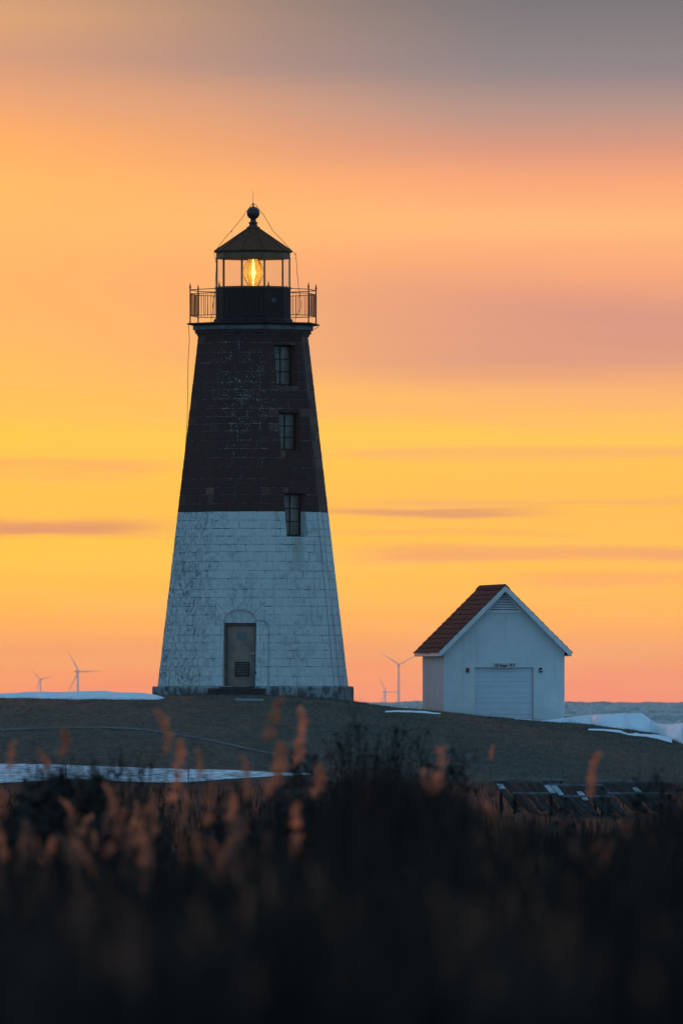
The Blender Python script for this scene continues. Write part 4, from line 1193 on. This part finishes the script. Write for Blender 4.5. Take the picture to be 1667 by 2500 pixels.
# ------------------------------------------------------------------ bare shrubs on the rough ground
def shrub(px, ytop, d, width, seed, lab, n=70, leaves=0):
    r = random.Random(seed); s = d/FPX; x = (px-PX0)*s; ztop = EYE-(ytop-PY0)*s; g = ground_z(x, d)
    T = empty('shrub', (x, d, g)); tag(T, lab, 'shrub', 'bare shrubs below the hill')
    H = ztop-g; W = width*s
    mb = MB(); tw = MB()
    for i in range(n):
        u = r.uniform(-1, 1); v = r.uniform(-1, 1); hh = H*(1-.45*abs(u)**1.6)*r.uniform(.72, 1.0)
        bx, by = u*W*.22, v*.5
        tx_, ty_ = u*W*.55+r.uniform(-.10,.10), v*.9
        p = [Vector((bx,by,-.1))]
        for k in (1,2,3,4):
            f = k/4; q = Vector((bx+(tx_-bx)*f**1.3+r.uniform(-.04,.04), by+(ty_-by)*f, hh*f)); p.append(q)
        mb.tube(p, .008, 4, .0025)
        for k in range(6):
            f = r.uniform(.42, .97); j = min(3, int(f*4)); q = p[j].lerp(p[j+1], f*4-j)
            l_ = r.uniform(.12,.38); e = q+Vector((r.uniform(-.5,.5)*l_, r.uniform(-.4,.4)*l_, l_))
            tw.tube([q, q.lerp(e,.5)+Vector((r.uniform(-.02,.02),0,0)), e], .004, 3, .0015, cap=False)
    if leaves:
        lf = MB()
        for i in range(leaves):
            z = H*(1-r.random()**1.4*min(1.0, .9/H)); u = r.gauss(0,.42)*W*.5*(1.25-.5*z/H); v = r.gauss(0,.25)
            if z > H*(1-.5*abs(u/(W*.5))**1.7)*r.uniform(.9,1.0): z -= r.uniform(.1,.3)
            q = Vector((u, v, z)); a = r.uniform(0,6.28); l_ = r.uniform(.015,.042)
            dv = Vector((math.cos(a)*l_, math.sin(a)*l_, r.uniform(-.5,1)*l_)); sv_ = Vector((-math.sin(a), math.cos(a), r.uniform(-.4,.4)))*l_*.5
            lf.add([q-dv, q+sv_, q+dv, q-sv_], [(0,1,2,3)])
        lf.build('leaves', M['dead_leaf'], T)['kind'] = 'stuff'
    mb.build('stem', M['twig'], T); tw.build('twigs', M['twig'], T)['kind'] = 'stuff'
shrub(860, 1742, 92, 250, 1, 'tall bare shrub rising before the grass between lighthouse and oil house', 95, 350)
shrub(985, 1748, 100, 240, 2, 'bare shrub below the left wall of the oil house', 90, 300)
shrub(1110, 1800, 86, 190, 3, 'lower bare shrub below the garage door', 70, 350)
shrub(745, 1800, 80, 200, 4, 'bare shrub below the right side of the lighthouse', 70, 300)
shrub(300, 1790, 84, 300, 5, 'thin brownish shrub before the grass left of the lighthouse', 60, 150)
shrub(130, 1835, 77, 260, 6, 'low bare shrub over the left part of the blue snow', 150, 600)
shrub(470, 1850, 74, 240, 7, 'low bare shrub over the blue snow below the lighthouse door', 40, 120)
shrub(235, 1850, 66, 120, 11, 'dense dark little shrub in the middle of the left blue snow', 170, 1900)
shrub(150, 1852, 62, 150, 12, 'dense dark shrub hiding the left part of the blue snow', 190, 1700)
shrub(75, 1880, 58, 90, 13, 'small dark shrub near the left end of the blue snow', 110, 800)
shrub(40, 1925, 54, 200, 14, 'low dark brush under the left end of the blue snow', 120, 900)
shrub(330, 1918, 60, 230, 15, 'low dark brush under the widest stretch of blue snow', 130, 800)
shrub(560, 1900, 58, 220, 16, 'low dark brush under the right end of the blue snow', 130, 800)
shrub(690, 1870, 62, 160, 17, 'dark brush between the blue snow and the tall central shrub', 110, 900)
shrub(1270, 1955, 52, 240, 18, 'low dark brush before the left end of the timber frames', 110, 700)
shrub(1500, 1965, 50, 260, 19, 'low dark brush before the right end of the timber frames', 110, 700)
shrub(1600, 1858, 79, 260, 8, 'low bare shrub at right edge before the timber frames', 60, 500)
shrub(1360, 1940, 69, 320, 9, 'low bare shrub just in front of the timber frames', 60, 500)

# ------------------------------------------------------------------ reeds
def plume_mesh(seed, m, fat=1.0):
    r = random.Random(seed); mb = MB(); fat *= .72
    # unit plume: axis from 0 (base) to 1 (tip) that nods over, with side sprays of fine strands, fuller below the middle
    nod = r.uniform(-.22, .22); wob = r.uniform(0, 6.28)
    def axis(z): return Vector((nod*z*z + .03*math.sin(z*7+wob), .02*math.sin(z*5+wob*2), z*.92))
    for b in range(26):
        z = r.random()**.85*.93
        L = fat*(.40*(1-z)**.75 + .05)*r.uniform(.35, 1.15)
        a = r.uniform(0, 6.283); p0 = axis(z)
        drop = r.uniform(.1, .9)
        dirv = Vector((math.cos(a)*.42, math.sin(a)*.42, drop))
        for k in range(12):
            f = r.random()**.8; q = p0 + dirv*L*f + Vector((r.uniform(-.02,.02), r.uniform(-.02,.02), r.uniform(-.02,.02)))
            e = q + Vector((math.cos(a)*.03+r.uniform(-.03,.03), math.sin(a)*.03+r.uniform(-.03,.03), r.uniform(.03,.10)))
            wv = Vector((r.uniform(-1,1), r.uniform(-1,1), r.uniform(-.3,.3))).normalized()*.013*r.uniform(.6,1.5)
            mb.add([q-wv, q+wv, e], [(0,1,2)])
    for k in range(26):
        z = r.random(); q = axis(z)
        wv = Vector((r.uniform(-1,1), r.uniform(-1,1), 0)).normalized()*.012*(1.2-z)
        mb.add([q-wv, q+wv, q+Vector((r.uniform(-.02,.02), 0, .12))], [(0,1,2)])
    return mb.mesh('plume', m)
PM = [plume_mesh(i, M['plume']) for i in range(4)] + [plume_mesh(20+i, M['plume'], 1.5) for i in range(2)]
PD = [plume_mesh(40+i, M['plume_shaded'], 1.2) for i in range(4)]
def leaf_mesh(seed):
    r = random.Random(seed); mb = MB()
    L = 1.0; V = []; ly = r.uniform(-.3, .3)
    for k in range(6):
        f = k/5; x = .55*f; z = .8*f-.55*f*f; wv = .022*math.sin(math.pi*(f*.9+.08))
        V += [(x, ly*f-wv, z), (x, ly*f+wv, z+.01)]
    mb.add(V, [(k*2,k*2+1,k*2+3,k*2+2) for k in range(5)]); return mb.mesh('leaf', M['reed_leaf'])
LM = [leaf_mesh(i) for i in range(3)]
stem_mb = MB(); stem_mb.tube([(0,0,0),(.0,0,.5),(0,0,1)], 1.0, 5, .55); STEM = stem_mb.mesh('stem', M['reed_stem'])
def reed(px, ytop, ybot, d, plume, lab, tilt=0.0, fat=1.0, rs=random):
    s = d/FPX; top = at(px, ytop, d); H = (ybot-ytop)*s*1.06
    gz = ground_z(top.x, d)
    base = top - Vector((math.tan(R_(tilt))*H, 0, H))
    lean = math.tan(R_(tilt))*.35
    foot = Vector((base.x-lean*(base.z-gz), d, gz))
    T = empty('reed', foot); tag(T, lab, 'reed', 'plumed reeds in the foreground')
    o = link('stem', STEM, T); v = base-foot; o.rotation_euler = v.to_track_quat('Z','Y').to_euler(); o.scale = (.0045,.0045,v.length+.02)
    o = link('plume', plume, T); o.location = base-foot; o.rotation_euler = (R_(rs.uniform(-6,6)), R_(tilt), rs.uniform(0,6.28) if abs(tilt) < 3 else rs.choice((0,3.14)))
    o.scale = (H*fat, H*fat, H)
    if abs(tilt) >= 3: o.rotation_euler = (0, R_(tilt), 0)
    for k in range(2):
        o = link('leaf', LM[rs.randrange(3)], T); o.location = (base-foot)*rs.uniform(.62,.9); sc_ = rs.uniform(.35,.6); o.scale = (sc_,)*3; o.rotation_euler = (0,0,rs.uniform(0,6.28))
rr = random.Random(5)
HERO = [
 (664,1692,1806,57,4,'tallest plume, its tip reaching the lighthouse plinth'),
 (674,1800,1945,52,4,'long plume hanging just below the tallest reed tip'),
 (760,1722,1862,62,14,'slanting orange plume right of the tallest reed'),
 (412,1722,1836,62,3,'orange plume rising below the left corner of the lighthouse'),
 (428,1800,1884,60,-6,'orange plume overlapping the blue snow below the lighthouse corner'),
 (424,1872,1958,55,2,'bright plume at the lower edge of the blue snow'),
 (146,1772,1850,67,-8,'lone plume against the grass far left of the lighthouse'),
 (495,1826,1896,62,6,'small plume against the grass right of the blue snow plumes'),
 (498,1906,2012,50,-6,'broad plume below the lighthouse door, under the blue snow'),
 (1062,1814,1940,55,2,'fat pale plume below the left wall of the oil house'),
 (1205,1952,2040,52,2,'upright pale plume left of the timber frames'),
 (1436,1830,1946,70,-2,'slim plume standing before the timber frames'),
 (1198,1818,1856,87,0,'tiny pale plume against the grass below the garage door'),
 (611,1844,1950,57,4,'dull plume between the snow strip end and the tall reed'),
 (768,1858,1950,57,-3,'dull plume below the slanting orange plume'),
 (113,1826,1884,65,0,'small reddish plume above the left part of the blue snow'),
 (16,1806,1876,62,-8,'thin plume at the left edge of the grass'),
 (700,1955,2062,47,-14,'drooping plume in the dark thicket under the tallest reed'),
 (272,1908,1990,55,-6,'rust plume in front of the lower blue snow at left'),
 (68,1980,2030,58,0,'small square rust plume low at the far left'),
 (205,1975,2075,56,14,'forked rust plume leaning right, low at left'),
 (122,2035,2115,50,10,'faint rust plume low at left, its tip leaning right'),
 (162,1940,1995,60,-12,'thin pale plume just below the left shrub on the snow'),
 (8,1925,1995,58,0,'wide dull plume cut by the left edge of the picture'),
 (232,2025,2075,52,0,'short dull plume below the forked rust plume'),
 (560,1935,2010,50,-4,'dull rust plume between the snow plumes and the long drooping one'),
 (930,2015,2090,48,-8,'dim rust plume low in the dark below the tall central shrub'),
 (345,1948,2070,47,12,'curved plume leaning right in the dark thicket at left'),
]
for px, a, b, d, tl, lab in HERO:
    big = px == 1062
    reed(px, a, b, d, PM[4] if big else PM[rr.randrange(4)], lab, tl, 1.35 if big else (1.6 if b-a < 100 else 1.3), rr)
LOWL = 'brownish reed plume coloured darker as if shaded, in the dark foreground thicket'
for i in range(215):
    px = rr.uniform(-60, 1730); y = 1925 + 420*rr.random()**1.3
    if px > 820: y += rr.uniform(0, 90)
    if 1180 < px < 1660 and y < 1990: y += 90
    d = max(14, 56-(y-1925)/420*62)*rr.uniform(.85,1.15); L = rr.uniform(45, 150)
    bright = y < 2060 and rr.random() < (.42 if px < 760 else .20)  # some upper plumes take the lit colour, all others the shaded copy
    reed(px, y, y+L, d, PM[rr.randrange(4)] if bright else PD[rr.randrange(4)], 'rust brown reed plume coloured brighter as if lit, in the dark foreground thicket' if bright else LOWL, rr.uniform(-24,24), rr.uniform(.7,1.15), rr)

# thicket of stalks and dead blades filling the foreground
def thicket():
    r = np.random.default_rng(9)
    V = []; F = []
    prof = [(-900,1960),(0,1945),(120,1930),(260,1925),(420,1945),(560,1935),(700,1900),(820,1850),(960,1835),(1080,1860),(1180,1930),(1300,1975),(1480,1985),(1600,1940),(1700,1900),(2600,1930)]
    n = 21000
    for i in range(n):
        d = 12 + 50*r.random()**1.2
        spread = 1.9
        px = PX0 + (r.random()-.5)*1667*spread
        yt = interp(prof, px) + 18 + abs(r.normal())*80*(1+22/d) + r.random()*40 + 60*mnoise.noise(Vector((px/140, d/12, 7)))
        if px < 800 and d >= 24: yt += 75 + 50*r.random()
        if d < 24: yt += 160 + r.random()*200
        s = d/FPX
        top = Vector(((px-PX0)*s, d, EYE-(yt-PY0)*s))
        L = r.uniform(.7, 1.6); lean = r.normal()*.16; leany = r.normal()*.12; wd = r.uniform(.004,.016)
        ang = r.uniform(0, math.pi); wx, wy = math.cos(ang)*wd, math.sin(ang)*wd
        b = len(V)
        curl = r.normal()*.05
        for k, f in enumerate((0, .35, .7, 1.0)):
            q = (top.x - lean*L*(1-f) + curl*math.sin(f*3.1), top.y - leany*L*(1-f), top.z - L*(1-f))
            ww = (1, .95, .7, .12)[k]
            V.append((q[0]-wx*ww, q[1]-wy*ww, q[2])); V.append((q[0]+wx*ww, q[1]+wy*ww, q[2]))
        for k in range(3): F.append((b+k*2, b+k*2+1, b+k*2+3, b+k*2+2))
    mb = MB(); mb.v = V; mb.f = F
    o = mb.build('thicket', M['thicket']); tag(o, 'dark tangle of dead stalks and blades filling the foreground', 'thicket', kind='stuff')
thicket()
def weeds():
    r = np.random.default_rng(31); V = []; F = []
    prof = [(-600,1935),(0,1928),(300,1920),(520,1915),(680,1905),(760,1890),(1000,1885),(1180,1935),(1230,1975),(1640,1975),(1700,1930),(2300,1930)]
    for i in range(6500):
        d = 98 + 178*r.random()**.9
        px = PX0 + (r.random()-.5)*1667*1.45
        s = d/FPX; x = (px-PX0)*s; g = ground_z(x, d)
        yt = interp(prof, px) + abs(r.normal())*55 + 45*mnoise.noise(Vector((px/110, d/40, 3))) + 12
        zt_ = EYE-(yt-PY0)*s
        h = min(zt_-g, 1.5)*r.uniform(.75,1)
        if h < .12: h = r.uniform(.08,.2)
        if 226 < d < 229 or (219 < d < 228 and 1200 < px < 1660): continue
        lx, ly = r.normal()*.15*h, r.normal()*.15*h; a = r.uniform(0, math.pi); wd = r.uniform(.004,.014)
        cx, cy_ = math.cos(a)*wd, math.sin(a)*wd
        b = len(V)
        V += [(x-cx,d-cy_,g-.03),(x+cx,d+cy_,g-.03),(x+lx*.4+cx*.8,d+ly*.4+cy_*.8,g+h*.55),(x+lx*.4-cx*.8,d+ly*.4-cy_*.8,g+h*.55),(x+lx,d+ly,g+h)]
        F += [(b,b+1,b+2,b+3),(b+3,b+2,b+4)]
    mb = MB(); mb.v = V; mb.f = F
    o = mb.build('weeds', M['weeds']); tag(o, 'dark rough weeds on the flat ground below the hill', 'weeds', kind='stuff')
weeds()

# short winter grass on the hill
def hill_grass():
    r = np.random.default_rng(21); V = []; F = []
    for i in range(90000):
        d = 283 + 66*r.random()**.7; x = (r.random()-.5)*d*.0635*1.25
        z = ground_z(x, d); tuft = mnoise.noise(Vector((x*.9, d*.35, 11))); h = r.uniform(.014,.05)*(1.0+2.4*max(0, tuft)); a = r.uniform(0, math.pi); wd = .006
        cx, cy_ = math.cos(a)*wd, math.sin(a)*wd; lx, ly = r.normal()*.03, r.normal()*.03
        # keep the grass off the tower and the house
        if math.hypot(x-TX, d-TD) < 3.45: continue
        if hx-2.6 < x < hx+2.0 and d > 347.6: continue
        b = len(V); V += [(x-cx, d-cy_, z-.01), (x+cx, d+cy_, z-.01), (x+lx, d+ly, z+h)]; F.append((b, b+1, b+2))
    mb = MB(); mb.v = V; mb.f = F
    o = mb.build('grass', M['blade']); tag(o, 'short dead winter grass covering the hill', 'grass', kind='stuff')
hill_grass()

# ------------------------------------------------------------------ haze over the sea
hm = bpy.data.materials.new('sea_haze'); hm.use_nodes = True; n = NT(hm.node_tree); n.n.clear()
pv = n.new('ShaderNodeVolumePrincipled'); pv.inputs['Color'].default_value = (.92,.90,.92,1); pv.inputs['Density'].default_value = 1.5e-5; pv.inputs['Anisotropy'].default_value = .45
oo = n.new('ShaderNodeOutputMaterial'); n.l.new(pv.outputs[0], oo.inputs['Volume'])
mb = MB(); mb.box((0, 21000, 12), (26000, 43500, 320))
hz = mb.build('haze', hm); tag(hz, 'thin sea haze fading the far turbines', 'haze', kind='stuff')
